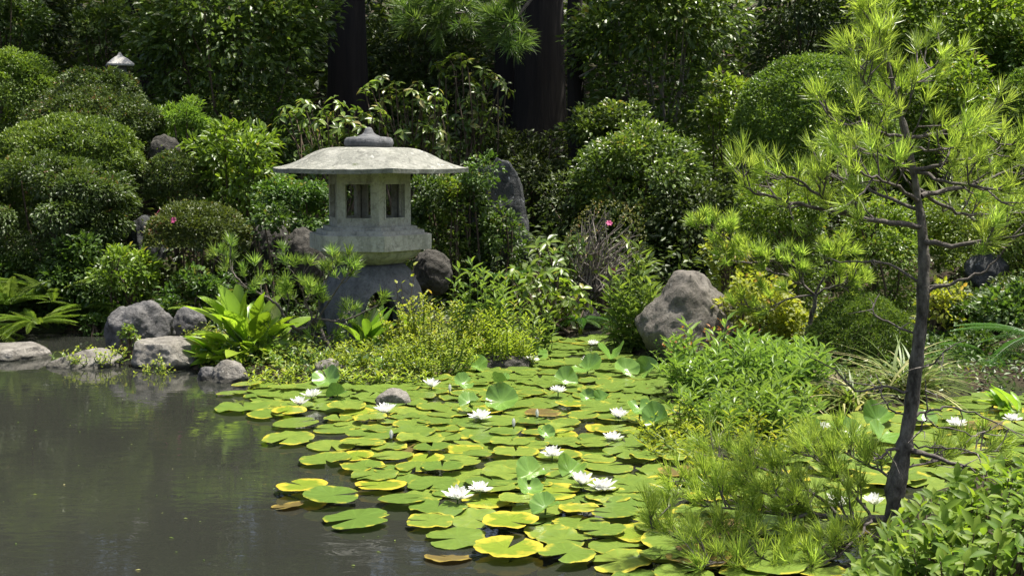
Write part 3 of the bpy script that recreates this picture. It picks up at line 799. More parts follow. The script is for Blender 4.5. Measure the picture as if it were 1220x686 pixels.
def whorl_shrub(box, D, mat, label, name, cat, tips, L, W, group=None, per=(6, 9), droop=.25, depth=.7, stem_mat='twig_brown', axis_up=.6, limit=300, seed=0):
    """shrub whose leaves stand in whorls at the branch tips; every leaf is a part"""
    SEED[0] += 7; R = np.random.RandomState(SEED[0] + seed)
    C, rx, rz = box_to(box, D); base = (C[0], C[1], H(C[0], C[1]))
    t = thing(name, base, label, cat, group)
    me = [leaf_mesh(name + "_leaf", M[mat], x, 5, .45, .15 + .2 * R.rand(), .1) for x in (.12, .3, .45, .6, .75, .9, .98)]
    b = MB(); off = []
    if isinstance(tips, int):
        d = nrm(R.normal(size=(tips, 3)) + (0, -.25, .35)); tp = C + d * np.array((rx, rx * depth, rz)) * R.uniform(.45, 1.0, (tips, 1))
    else:
        tp = np.array([np.array(at(x, y, D + R.uniform(-.25, .25))) for x, y in tips])
    for p in tp:
        o = nrm((p - C) * (1, 1, 1) / max(rx, .01) * .6 + np.array((0, -.15, axis_up)) + R.normal(size=3) * .25)
        p0 = np.array(base) + R.normal(size=3) * (.08, .08, 0)
        mid = p0 * .45 + p * .55 + R.normal(size=3) * .06 - (0, 0, .03)
        b.tube([p0, mid, p - o * .08, p], [.014, .009, .006, .004], 5)
        u = nrm(np.cross(o, R.normal(size=3))); w = np.cross(o, u); k = R.randint(*per); a0 = R.uniform(0, 6)
        for j in range(k):
            a = a0 + j * 2 * math.pi / k + R.normal() * .15
            el = R.uniform(-.25, .55) - droop
            dv = (math.cos(a) * u + math.sin(a) * w) + o * el
            s = R.uniform(.75, 1.2)
            off.append((p + o * R.uniform(-.02, .02), dv, o - dv * .2 + R.normal(size=3) * .12, L * s, W * s, int(R.randint(0, 7))))
    b.build("stems", M[stem_mat], t, True)
    nk = 14 * len(tp); q_ = R.randint(0, len(tp), nk); u_ = R.uniform(.25, .97, nk)[:, None]
    Pk = np.array(base) * (1 - u_) + tp[q_] * u_ + R.normal(size=(nk, 3)) * (.07, .07, .05)
    vk, fk, rk = cloud(Pk, R.normal(size=(nk, 3)) + (0, -.2, -.2), R.normal(size=(nk, 3)) * .4 + (0, -.2, 1), L * R.uniform(.5, 1.0, nk), W * R.uniform(.6, 1.1, nk), 'oval', R.uniform(.05, .6, nk))
    o = link_mesh("inner_foliage", make_mesh("inner_foliage", vk - np.array(base), fk, M[mat], rk), t); o["kind"] = "stuff"
    off.sort(key=lambda q: q[0][1])
    for q in off[:limit]: inst("leaf", me[q[5]], t, *q[:5])
    rest = off[limit:]
    if rest:
        A = lambda i: np.array([q[i] for q in rest])
        v, f, r = cloud(A(0), A(1), A(2), A(3), A(4), 'oval', A(5) / 7 + .1)
        o = link_mesh("foliage", make_mesh("foliage", v - np.array(base), f, M[mat], r), t); o["kind"] = "stuff"
    return t

def stem_plant(box, D, mat, label, name="leafy_plant", cat="plant", group=None, n=24, L=.08, W=.018, lv=22, depth=.7, lean=.35, stem_mat='stalk', shape='lance', top=None, stand=None, droop=.25):
    """upright stems from the ground with leaves all along them"""
    SEED[0] += 7; R = np.random.RandomState(SEED[0])
    C, rx, rz = box_to(box, D); g = max(C[2] - rz, H(C[0], C[1]), -.02) if stand is None else stand; rz = max(.03, (C[2] + rz - g) / 2)
    base = (C[0], C[1], g); t = thing(name, base, label, cat, group)
    b = MB(); Ps, Ds, Ns, Tn = [], [], [], []
    for i in range(n):
        a, q = R.uniform(0, 6.28), math.sqrt(R.uniform(0, 1))
        root = np.array((C[0] + math.cos(a) * q * rx * .65, C[1] + math.sin(a) * q * rx * depth * .65, g - .03))
        hgt = 2 * rz * R.uniform(.4, 1.08) * (1 - .3 * q * q)
        tip = root + np.array((math.cos(a) * q * rx * lean, math.sin(a) * q * rx * lean * depth, hgt))
        m = 6; pts = [root + (tip - root) * (j / m) + np.array((math.cos(a), math.sin(a), 0)) * .03 * math.sin(j / m * 3) + R.normal(size=3) * .006 for j in range(m + 1)]
        b.tube(pts, np.linspace(.005, .002, m + 1), 4)
        A0 = R.uniform(0, 6)
        for j in range(lv):
            u = .12 + .88 * j / (lv - 1); k = min(int(u * m), m - 1); p = pts[k] + (pts[k + 1] - pts[k]) * (u * m - k)
            az = A0 + j * 2.4
            Ps.append(p); el = .9 * u ** 2 + .15 - droop * (1 - u)
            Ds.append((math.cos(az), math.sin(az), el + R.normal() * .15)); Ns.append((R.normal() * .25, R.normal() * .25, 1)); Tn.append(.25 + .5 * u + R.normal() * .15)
    b.build("stems", M[stem_mat], t)
    nn = len(Ps); s = R.uniform(.6, 1.2, nn)
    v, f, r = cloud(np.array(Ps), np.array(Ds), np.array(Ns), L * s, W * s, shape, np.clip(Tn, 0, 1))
    o = link_mesh("foliage", make_mesh("foliage", v - np.array(base), f, M[mat], r), t)
    return t

UL = "clipped azalea bushes on the left bank"
dome((32, 102, 188, 196), 12.6, 'azalea', "topmost clipped azalea mound on the left bank, dull dark green", group=UL)
dome((0, 140, 172, 240), 11.9, 'azalea_fresh', "middle clipped azalea mound on the left bank, lighter green with fresh tips", group=UL, bumps=.09)
loose((-50, 186, 168, 300), 11.2, 'azalea', "lowest and widest azalea mound at the left picture edge, loosely clipped", "azalea_bush", "bush", UL, .04, .02, cover=1.7, ragged=.15, cr=.24)
dome((172, 182, 250, 262), 11.8, 'azalea', "small dark clipped mound behind the flowering bush", group=UL)
dome((172, 242, 298, 326), 10.9, 'azalea_red', "rounded clipped azalea with two pink flowers on bare stems", group=UL, low=-.18, flowers=((194, 252), (219, 261)), nst=9)
dome((872, 68, 1066, 268), 12.2, 'azalea_fresh', "large bright green clipped dome behind the young pine", "clipped_bush", "bush", None, .034, .02, bumps=.05)
dome((966, 352, 1090, 470), 8.5, 'azalea_fresh', "soft fine leaved mound right of the maple behind the pine trunk", "clipped_bush", "bush", None, .026, .008, bumps=.08, cover=2.0)
dome((1190, 76, 1300, 200), 12.5, 'azalea_fresh', "pale clipped bush at the upper right picture edge", "clipped_bush", "bush", None, .034, .02)

loose((-60, 60, 80, 180), 13.3, 'azalea_fresh', "light green bushy azalea at the upper left picture edge", "azalea_bush", "bush", None, .035, .018, cover=1.5, ragged=.2)
loose((60, 80, 176, 140), 12.85, 'azalea', "dark loose bush under the small stone lantern roof", "azalea_bush", "bush", None, .035, .018, cover=1.5, ragged=.2)
loose((82, 2, 170, 70), 15.0, 'camellia', "rounded dark bush behind the small stone lantern roof", "evergreen_bush", "bush", None, .06, .03)
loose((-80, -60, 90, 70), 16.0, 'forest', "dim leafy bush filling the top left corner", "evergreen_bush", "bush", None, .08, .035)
loose((150, -60, 402, 140), 14.0, 'camellia', "tall dark glossy leaved camellia left of the cedar trunk", "camellia_shrub", "shrub", None, .088, .042, cover=1.2, ragged=.25)
loose((222, 132, 348, 262), 11.9, 'bright', "bright green broad leaved shrub left of the stone lantern roof", "broadleaf_shrub", "shrub", None, .09, .034, cover=1.1, ragged=.35)
loose((176, 118, 262, 178), 12.7, 'fern', "fine feathery green plant between the clipped mounds and camellia", "feathery_shrub", "shrub", None, .05, .015, shape='diamond', cover=1.3)
loose((300, 205, 400, 300), 11.4, 'cover', "dark small leaved creeper behind the left of the lantern", "ivy", "climber", None, .04, .028, cover=1.4, ragged=.15)
loose((478, 196, 592, 312), 11.3, 'cover', "small leaved green creeper behind the right of the lantern", "ivy", "climber", None, .036, .024, cover=1.4, ragged=.2)
loose((520, 195, 560, 300), 11.1, 'bright', "brighter sprays of small leaves hanging beside the tall blue rock", "ivy", "climber", None, .034, .022, cover=.7, ragged=.4)
loose((672, -70, 905, 118), 14.0, 'camellia', "tall glossy camellia at top centre with bare crooked branches", "camellia_shrub", "shrub", None, .09, .044, cover=1.25, ragged=.3,
      trunk=[([(792, 165), (788, 110), (792, 60), (800, 20)], .03), ([(778, 130), (772, 100), (764, 84), (786, 88)], .014), ([(690, 92), (714, 78), (738, 76), (752, 64)], .012), ([(812, 110), (816, 60), (830, 10)], .018)], stem_mat='twig')
loose((660, 112, 790, 215), 13.0, 'camellia', "dark glossy bush at centre right of the cedar trunks", "evergreen_bush", "bush", None, .06, .032, cover=1.2)
loose((676, 138, 850, 300), 12.3, 'camellia', "broad glossy evergreen mass above the twiggy azalea", "evergreen_bush", "bush", None, .055, .03, cover=1.3, ragged=.22)
loose((820, 84, 916, 180), 13.1, 'bright', "sunlit small leaved shrub left of the large clipped dome", "broadleaf_shrub", "shrub", None, .08, .036, cover=1.0, ragged=.4)
loose((760, 190, 902, 330), 12.0, 'forest', "shaded leafy bush behind the big boulder", "evergreen_bush", "bush", None, .055, .03, cover=1.2)
loose((868, 204, 1000, 300), 10.2, 'bright', "pale small leaved shrub under the pine's left branch", "boxwood_shrub", "shrub", None, .034, .018, cover=1.2, ragged=.25)
loose((986, 232, 1110, 340), 10.4, 'bright', "pale small leaved shrub directly behind the pine trunk", "boxwood_shrub", "shrub", None, .034, .018, cover=1.1, ragged=.3)
loose((1090, 215, 1300, 330), 10.8, 'bright', "pale small leaved shrub at the right picture edge above the dark slope", "boxwood_shrub", "shrub", None, .036, .018, cover=1.1, ragged=.3)
loose((1020, -60, 1240, 120), 14.2, 'bright', "wide leafy shrub filling the upper right behind the pine top", "broadleaf_shrub", "shrub", None, .09, .04, cover=1.2, ragged=.3)
loose((1080, 66, 1200, 170), 13.2, 'bright', "pale variegated shrub behind the pine's right side", "broadleaf_shrub", "shrub", None, .08, .03, cover=1.0, ragged=.35)
loose((1160, 10, 1330, 130), 13.8, 'camellia', "darker leafy shrub in the upper right corner", "evergreen_bush", "bush", None, .066, .03, cover=1.1)
loose((880, -50, 1040, 60), 16.0, 'forest', "dim bush between camellia and pine top", "evergreen_bush", "bush", None, .08, .035, cover=.9)
loose((1090, 320, 1260, 440), 9.6, 'forest', "dark small leaved bush on the right slope above the ferns", "evergreen_bush", "bush", None, .04, .022, cover=1.3)
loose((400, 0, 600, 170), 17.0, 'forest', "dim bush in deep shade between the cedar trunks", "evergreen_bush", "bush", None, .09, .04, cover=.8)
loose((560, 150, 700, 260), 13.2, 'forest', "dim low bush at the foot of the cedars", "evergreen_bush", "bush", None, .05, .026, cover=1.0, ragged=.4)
loose((640, 200, 740, 300), 12.4, 'forest', "thin shaded bush right of the tall blue rock", "evergreen_bush", "bush", None, .04, .02, cover=.5, ragged=.5)
loose((1130, 335, 1290, 430), 9.3, 'cover', "dark leafy creeper covering the right slope above the big fern", "ivy", "climber", None, .05, .03, cover=1.3)
loose((1090, 395, 1240, 470), 8.9, 'cover', "shaded low leaves along the foot of the right bank", "low_shrub", "shrub", None, .045, .026, cover=1.2)
loose((-60, -20, 60, 60), 14.5, 'cover', "leafy bush at the top of the left picture edge", "broadleaf_shrub", "shrub", None, .06, .03, cover=1.1)
# left bank lower growth
loose((30, 270, 180, 400), 10.9, 'cover', "leafy low growth under the lowest clipped mound", "low_shrub", "shrub", "low leafy plants along the left bank", .055, .03, cover=1.2)
loose((100, 290, 200, 370), 10.6, 'bright', "lighter leafy growth behind the pitted grey stone", "low_shrub", "shrub", "low leafy plants along the left bank", .055, .026, cover=.9)
loose((178, 318, 300, 400), 10.5, 'cover', "low dark leaves under the flowering bush", "low_shrub", "shrub", "low leafy plants along the left bank", .05, .026, cover=1.1)
loose((-60, 290, 60, 370), 11.0, 'cover', "dark leaves behind the ferns at the left picture edge", "low_shrub", "shrub", "low leafy plants along the left bank", .055, .028, cover=1.2)
loose((96, 374, 132, 402), 10.35, 'cover', "tiny leafy tuft in the water left of the pitted stone", "low_shrub", "shrub", "low leafy plants along the left bank", .03, .018, cover=1.2)
loose((140, 380, 170, 414), 9.1, 'bright', "small sprig of light leaves growing on the pitted stone", "weed_tuft", "weed", None, .024, .016, cover=.6, ragged=.5)

loose((540, 176, 600, 240), 11.15, 'cover', "creeper leaves over the top left of the tall blue rock", "ivy", "climber", None, .036, .024, cover=.5, ragged=.45, skirt=0)
loose((560, 236, 640, 318), 11.2, 'cover', "shaded leaves covering the lower half of the tall blue rock", "ivy", "climber", None, .045, .026, cover=.7, ragged=.4)
loose((292, 236, 352, 292), 10.7, 'cover', "small leaved creeper spilling over the dark boulders left of the lantern", "ivy", "climber", None, .04, .026, cover=.7, ragged=.4, skirt=.3)
# twiggy azalea with pink flowers
t_ = dome((672, 240, 770, 350), 11.0, 'dry', "twiggy half bare azalea with a few pink flowers", "azalea_bush", "bush", None, .026, .013, cover=.16, low=-.6, flowers=((723, 265), (727, 318)), nst=3)
Rt = np.random.RandomState(5); Ct, rt, zt_ = box_to((672, 240, 770, 350), 11.0); bt = MB()
for i in range(110):
    a = nrm(Rt.normal(size=3) + (0, 0, .3)); e = Ct + a * (rt, rt * .8, zt_) * Rt.uniform(.6, 1); p0 = Ct + np.array((-.15, 0, -zt_ * .9)) + Rt.normal(size=3) * .05
    m_ = p0 * .5 + e * .5 + Rt.normal(size=3) * .06
    bt.tube([p0, m_, e * .6 + m_ * .4 + Rt.normal(size=3) * .02, e], [.009, .006, .004, .002], 4)
bt.build("twigs", M['twig'], t_)

RH = "rhododendrons behind the lantern"
R1 = [(340, 128), (352, 140), (362, 120), (372, 150), (385, 132), (390, 165), (376, 172), (398, 118), (410, 140), (402, 155), (425, 130), (440, 138), (430, 150), (452, 130)]
whorl_shrub((338, 112, 462, 180), 12.4, 'rhodo', "rhododendron with long leaves just above the lantern roof's left half", "rhododendron", "shrub", R1 + [(x + 8, y + 6) for x, y in R1] + [(x - 6, y + 12) for x, y in R1[::2]], .105, .042, RH, (6, 9))
R2 = [(440, 100), (455, 92), (470, 98), (462, 112), (480, 108), (488, 120), (498, 100), (506, 112), (512, 125), (522, 108), (530, 120), (524, 132), (516, 148), (530, 150), (508, 150), (486, 150), (478, 160), (500, 165), (520, 165), (532, 170)]
whorl_shrub((430, 88, 540, 180), 12.6, 'rhodo', "rhododendron with pale tips above the lantern's stone finial", "rhododendron", "shrub", R2 + [(x - 6, y + 7) for x, y in R2], .1, .04, RH, (6, 9))
R3 = [(520, 78), (535, 70), (548, 66), (560, 92), (575, 84), (590, 90), (600, 100), (566, 104), (556, 120), (570, 134), (590, 128), (580, 150), (560, 150), (600, 160), (548, 140)]
whorl_shrub((515, 60, 610, 170), 13.2, 'rhodo', "shaded rhododendron between finial and right cedar trunk", "rhododendron", "shrub", R3 + [(x + 6, y + 8) for x, y in R3], .105, .042, RH, (6, 9))
R4 = [(612, 322), (622, 330), (634, 318), (648, 340), (660, 352), (672, 335), (684, 350), (694, 345), (664, 368), (640, 356), (628, 345), (680, 366), (652, 326), (668, 322), (700, 358), (618, 340)]
whorl_shrub((606, 300, 704, 385), 10.4, 'bright', "bushy plant with whorls of yellow green leaves by the inlet", "pieris_shrub", "shrub", R4 + [(x - 6, y + 9) for x, y in R4[::2]], .085, .046, None, (6, 10))
R5 = [(640, 296), (652, 288), (660, 302), (676, 292), (688, 288), (700, 300), (664, 312)]
whorl_shrub((630, 280, 706, 330), 11.0, 'rhodo', "grey green rhododendron with upright leaves behind the whorled yellow green plant", "rhododendron", "shrub", R5, .12, .045, None, (5, 8), droop=-.2)

# ------------------------------------------------------------------ undergrowth on the slope (nobody could count it)
def undergrowth(name, label, n, xr, yr, L, W, mat, seed, hmax=.35, cond=None):
    R = np.random.RandomState(seed)
    P = np.stack([R.uniform(*xr, n), R.uniform(*yr, n)], 1)
    keep = sines(np.c_[P, P[:, 0] * 0], 1.3, seed + 1, 2) + R.uniform(-.8, .8, n) > -.55
    keep &= sdf(P) > .03
    if cond is not None: keep &= cond(P)
    P = P[keep]; n = len(P)
    P3 = np.c_[P, terrain(P) + R.uniform(0, 1, n) ** 2 * hmax]
    Dr = R.normal(size=(n, 3)) * (1, 1, .5) + (0, 0, .25); Nn = R.normal(size=(n, 3)) * .4 + (0, -.2, 1)
    s = R.uniform(.6, 1.3, n)
    v, f, r = cloud(P3, Dr, Nn, L * s, W * s, 'diamond', None, R)
    o = link_mesh(name, make_mesh(name, v, f, M[mat], r))
    return tag(o, label, "undergrowth", None, "stuff")
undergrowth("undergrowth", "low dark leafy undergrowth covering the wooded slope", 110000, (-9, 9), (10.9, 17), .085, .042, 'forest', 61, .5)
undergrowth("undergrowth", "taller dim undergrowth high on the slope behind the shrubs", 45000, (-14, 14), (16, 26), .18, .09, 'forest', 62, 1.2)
undergrowth("ground_cover", "small leaved ground cover along the pond banks", 60000, (-6, 6.5), (6.6, 11.2), .04, .02, 'cover', 63, .12)
undergrowth("weed_mat", "yellow green weeds and moss along the lantern island and right bank", 42000, (-2.6, 3.6), (6.3, 9.9), .034, .014, 'weed', 64, .14, lambda P: (sdf(P) < .75) & (P[:, 0] < 1.3))

# ------------------------------------------------------------------ trees
def cedar(px, wpx, D, label, ytop=-700, seed=1, lean=0, crown=True, cz=4.6, nl=3600):
    R = np.random.RandomState(seed); S = D / FPX
    b0 = at(px, 170, D); g = H(b0.x, b0.y)
    t = thing("cedar_tree", (b0.x, b0.y, g), label, "tree", "big cedars on the slope behind the lantern")
    rr = wpx * S / 2; hgt = 11.0; n, m = 40, 46
    V = []
    for i in range(m):
        z = -.3 + (hgt + .3) * (i / (m - 1)) ** 1.3
        a = np.arange(n) * 2 * np.pi / n
        r = rr * (1 - .75 * max(z, 0) / hgt) * (1 + .35 * math.exp(-max(z, 0) * 2.5))
        q = np.stack([np.cos(a) * 1.5, np.sin(a) * 1.5, np.full(n, z * .12)], 1)
        fl = 1 + .09 * sines(q, 4, seed, 3) + .035 * sines(np.stack([np.cos(a) * 3, np.sin(a) * 3, np.full(n, z * .3)], 1), 9, seed + 3, 2)
        V.append(np.stack([np.cos(a) * r * fl + lean * z, np.sin(a) * r * fl, np.full(n, z)], 1))
    V = np.concatenate(V) + np.array((b0.x, b0.y, g))
    F = [(i * n + j, i * n + (j + 1) % n, (i + 1) * n + (j + 1) % n, (i + 1) * n + j) for i in range(m - 1) for j in range(n)]
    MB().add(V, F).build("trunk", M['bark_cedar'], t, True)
    if crown:
        k = 50; zz = R.uniform(cz, hgt, k); rc = 2.5 * (1 - (zz - 4.2) / (hgt - 3.2)) + .3
        a = R.uniform(0, 6.28, k); q = R.uniform(.35, 1, k)
        cc = np.stack([b0.x + np.cos(a) * rc * q, b0.y + np.sin(a) * rc * q, g + zz], 1)
        n = nl; idx = R.randint(0, k, n); dl = nrm(R.normal(size=(n, 3)))
        P = cc[idx] + dl * np.array((.6, .6, .3)) * R.uniform(.2, 1, (n, 1))
        Dr = dl + nrm(cc[idx] - np.array((b0.x, b0.y, 0)) * (1, 1, 0) - cc[idx] * (0, 0, 1)) * .8 + (0, 0, -.5)
        v, f, r = cloud(P, Dr, R.normal(size=(n, 3)) * .5 + (0, 0, 1), R.uniform(.15, .3, n), R.uniform(.06, .11, n), 'diamond', None, R)
        link_mesh("crown", make_mesh("crown", v - np.array(WL[t]), f, M['forest'], r), t)
        b = MB()
        for c_ in cc[::2]:
            p0 = np.array((b0.x, b0.y, c_[2] + .3)); b.tube([p0, (p0 + c_) / 2 + (0, 0, .15), c_], [.04, .025, .01], 4)
        b.build("boughs", M['bark_cedar'], t)
    return t
cedar(415, 50, 15.4, "dark cedar trunk left of the lantern's finial in deep shade", seed=3, cz=5.0, nl=2600)
cedar(642, 62, 15.6, "thickest dark cedar trunk at top centre", seed=4, cz=3.6, nl=8000)
cedar(606, 34, 16.2, "narrow dark cedar trunk just left of the thickest one", seed=5, crown=False)

def broad_tree(x, y, label, hgt, cr, seed, mat='forest', low=3.0, n=5000):
    R = np.random.RandomState(seed); g = H(x, y)
    t = thing("forest_tree", (x, y, g), label, "tree", "forest trees on the slope")
    b = MB(); top = np.array((x, y, g + hgt * .75)); b0 = np.array((x, y, g - .2))
    pts = [b0 + (top - b0) * u + R.normal(size=3) * (.08, .08, 0) for u in np.linspace(0, 1, 7)]
    b.tube(pts, np.linspace(.17, .05, 7), 9); b.build("trunk", M['bark_cedar'], t, True)
    k = 46; d = nrm(R.normal(size=(k, 3))); C = np.array((x, y, g + (hgt + low) / 2)); E = np.array((cr, cr, (hgt - low) / 2))
    cc = C + d * E * R.uniform(.35, 1, (k, 1))
    idx = R.randint(0, k, n); dl = nrm(R.normal(size=(n, 3)))
    P = cc[idx] + dl * cr * .3 * R.uniform(.3, 1, (n, 1))
    v, f, r = cloud(P, dl + R.normal(size=(n, 3)) * .5, R.normal(size=(n, 3)) * .6 + (0, 0, .8), R.uniform(.12, .22, n), R.uniform(.06, .1, n), 'diamond', np.clip(.4 + .2 * dl[:, 2] + .2 * R.normal(size=n), 0, 1))
    link_mesh("crown", make_mesh("crown", v - np.array(WL[t]), f, M[mat], r), t)
    b = MB()
    for c_ in cc[::2]:
        p0 = b0 + (top - b0) * R.uniform(.45, .95); b.tube([p0, (p0 + c_) / 2 + R.normal(size=3) * .1, c_], [.05, .03, .012], 5)
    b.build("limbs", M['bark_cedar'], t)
for i, (x, y, h_, c_) in enumerate([(-8.5, 15.5, 6.5, 2.2), (-5.2, 17.5, 7, 2.3), (-3.2, 19.5, 8, 2.4), (0.0, 19.5, 8, 2.6), (2.6, 19, 7.5, 2.4), (5.4, 18.5, 7, 2.4), (8.6, 17, 6.5, 2.2),
                                   (-12, 18, 8, 2.6), (12, 18, 8, 2.6), (-9, 22, 9, 3), (9, 22.5, 9, 3), (-15, 24, 9, 3), (15, 25, 9, 3), (-1.5, 24, 9, 3), (4, 24, 9, 3), (-6, 25, 9, 3), (-7.2, 19.5, 7, 2.4), (-4.4, 21.5, 8, 2.4), (-1.7, 21, 8, 2.4), (-10.5, 20, 8, 2.5), (1.3, 16.4, 8, 1.8)]):  # last tree is added, its crown out of view, to shade the thick cedar
    broad_tree(x, y, "leafy evergreen forest tree high on the slope above the garden" if y > 16.5 else "leafy evergreen forest tree low on the slope %s" % ("added right of the thickest cedar for shade" if x > 0 else "at far left"), h_, c_, 300 + i, low=2.7 if y < 16.5 and abs(x) < 2 else 1.2)

# ------------------------------------------------------------------ pines
def tuft_mesh(name, mat, n, L, tone, seed, spread=(.15, 1.25), w=.0022):
    """a brush of needles round the end of a shoot pointing along +X"""
    R = np.random.RandomState(seed)
    a = R.uniform(0, 6.28, n); el = R.uniform(*spread, n); s = R.uniform(.7, 1.1, n) * L
    d = np.stack([np.cos(el), np.sin(el) * np.cos(a), np.sin(el) * np.sin(a)], 1)
    p0 = np.stack([R.uniform(-.35, .25, n) * L, R.normal(size=n) * .003, R.normal(size=n) * .003], 1)
    u = nrm(np.cross(d, R.normal(size=(n, 3))))
    mid = p0 + d * s[:, None] * .55 + np.array((.04 * L, 0, 0)); tip = p0 + d * s[:, None] + np.array((.13 * L, 0, 0))
    V = np.stack([p0 + u * w * .7, p0 - u * w * .7, mid + u * w, mid - u * w, tip], 1).reshape(-1, 3)
    T = np.array([(0, 1, 3), (0, 3, 2), (2, 3, 4)])
    F = (T[None] + (np.arange(n) * 5)[:, None, None]).reshape(-1, 3)
    r = np.repeat(np.clip(tone + R.normal(size=n) * .2, 0, .97), 5)
    return make_mesh(name, V, F, mat, r)

class Pine:
    def __init__(s, t, D, seed, mat, L, n=60, w=.0022, bark='bark_branch'):
        s.t, s.D, s.R, s.L, s.bark = t, D, np.random.RandomState(seed), L, bark
        s.tufts = [tuft_mesh("needles", M[mat], n, 1.0 * L, q, seed * 10 + i, w=w) for i, q in enumerate((.2, .4, .55, .7, .85))]
        s.loc = []
    def branch(s, pl, r0, r1=.003, dy=(0, 0), name="branch", mat=None, sides=6, wob=.004):
        m = len(pl); pts = [np.array(at(x, y, s.D + dy[0] + (dy[1] - dy[0]) * i / max(m - 1, 1))) for i, (x, y) in enumerate(pl)]
        fine = []
        for i in range(m - 1):
            for j in range(4):
                u = j / 4; p = [pts[max(i - 1, 0)], pts[i], pts[i + 1], pts[min(i + 2, m - 1)]]
                q = .5 * (2 * p[1] + (p[2] - p[0]) * u + (2 * p[0] - 5 * p[1] + 4 * p[2] - p[3]) * u * u + (-p[0] + 3 * p[1] - 3 * p[2] + p[3]) * u ** 3)
                fine.append(q + s.R.normal(size=3) * wob)
        fine.append(pts[-1])
        b = MB().tube(fine, np.linspace(r0, r1, len(fine)), sides); b.build(name, M[mat or s.bark], s.t, True)
        return fine
    def sprays(s, fine, n, u0=.25, ln=(.06, .16), up=.5, tw=2, end=True):
        """side twigs with needle brushes along a branch"""
        b = MB(); m = len(fine); R = s.R
        for i in range(n):
            u = u0 + (1 - u0) * (i + R.uniform(0, 1)) / n; k = min(int(u * (m - 1)), m - 2)
            p = fine[k] + (fine[k + 1] - fine[k]) * R.uniform(); d = nrm(fine[k + 1] - fine[k])
            sd = nrm(np.cross(d, R.normal(size=3)) ); l = R.uniform(*ln)
            v = nrm(d * .7 + sd * .8 + np.array((0, 0, up)))
            e = p + v * l; mid = (p + e) / 2 - np.array((0, 0, l * .12))
            b.tube([p, mid, e], [.0035, .003, .002], 4)
            s.loc.append((e, nrm(v + np.array((0, 0, .45)))))
            for q in range(tw - 1):
                e2 = mid + nrm(v + R.normal(size=3) * .7 + (0, 0, .3)) * l * R.uniform(.5, .8)
                b.tube([mid, e2], [.003, .002], 4); s.loc.append((e2, nrm(e2 - mid + np.array((0, 0, .05)))))
        if end: s.loc.append((fine[-1], nrm(fine[-1] - fine[-3] + np.array((0, 0, .02)))))
        b.build("twigs", M[s.bark], s.t)
    def finish(s, limit=300, trunk=None):
        if trunk is not None:
            T = np.array(trunk)[:, [0, 2]]
            s.loc = [q for q in s.loc if not (q[0][1] < s.D + .02 and q[0][2] < 1.62 and np.min(np.hypot(*(T - q[0][[0, 2]]).T)) < .055)]
        s.loc.sort(key=lambda q: q[0][1])
        base = s.R.permutation(len(s.loc))
        for i in base[:limit]:
            p, d = s.loc[i]; q = s.R.uniform(.8, 1.2)
            inst("needle_cluster", s.tufts[s.R.randint(5)], s.t, p, d, s.R.normal(size=3), q, q)
        rest = base[limit:]
        if len(rest):
            mb = MB(); src = s.tufts[2]; co = np.empty(len(src.vertices) * 3, np.float32); src.vertices.foreach_get("co", co); co = co.reshape(-1, 3)
            tri = np.empty(len(src.loops), np.int32); src.loops.foreach_get("vertex_index", tri); tri = tri.reshape(-1, 3)
            for i in rest:
                p, d = s.loc[i]; Mx = np.array(basis(p, d, s.R.normal(size=3), 1, 1, Vector((0, 0, 0))))
                mb.add(co @ Mx[:3, :3].T + Mx[:3, 3], tri, s.R.uniform(.2, .8))
            o = mb.build("needle_mass", src.materials[0], s.t); o["kind"] = "stuff"

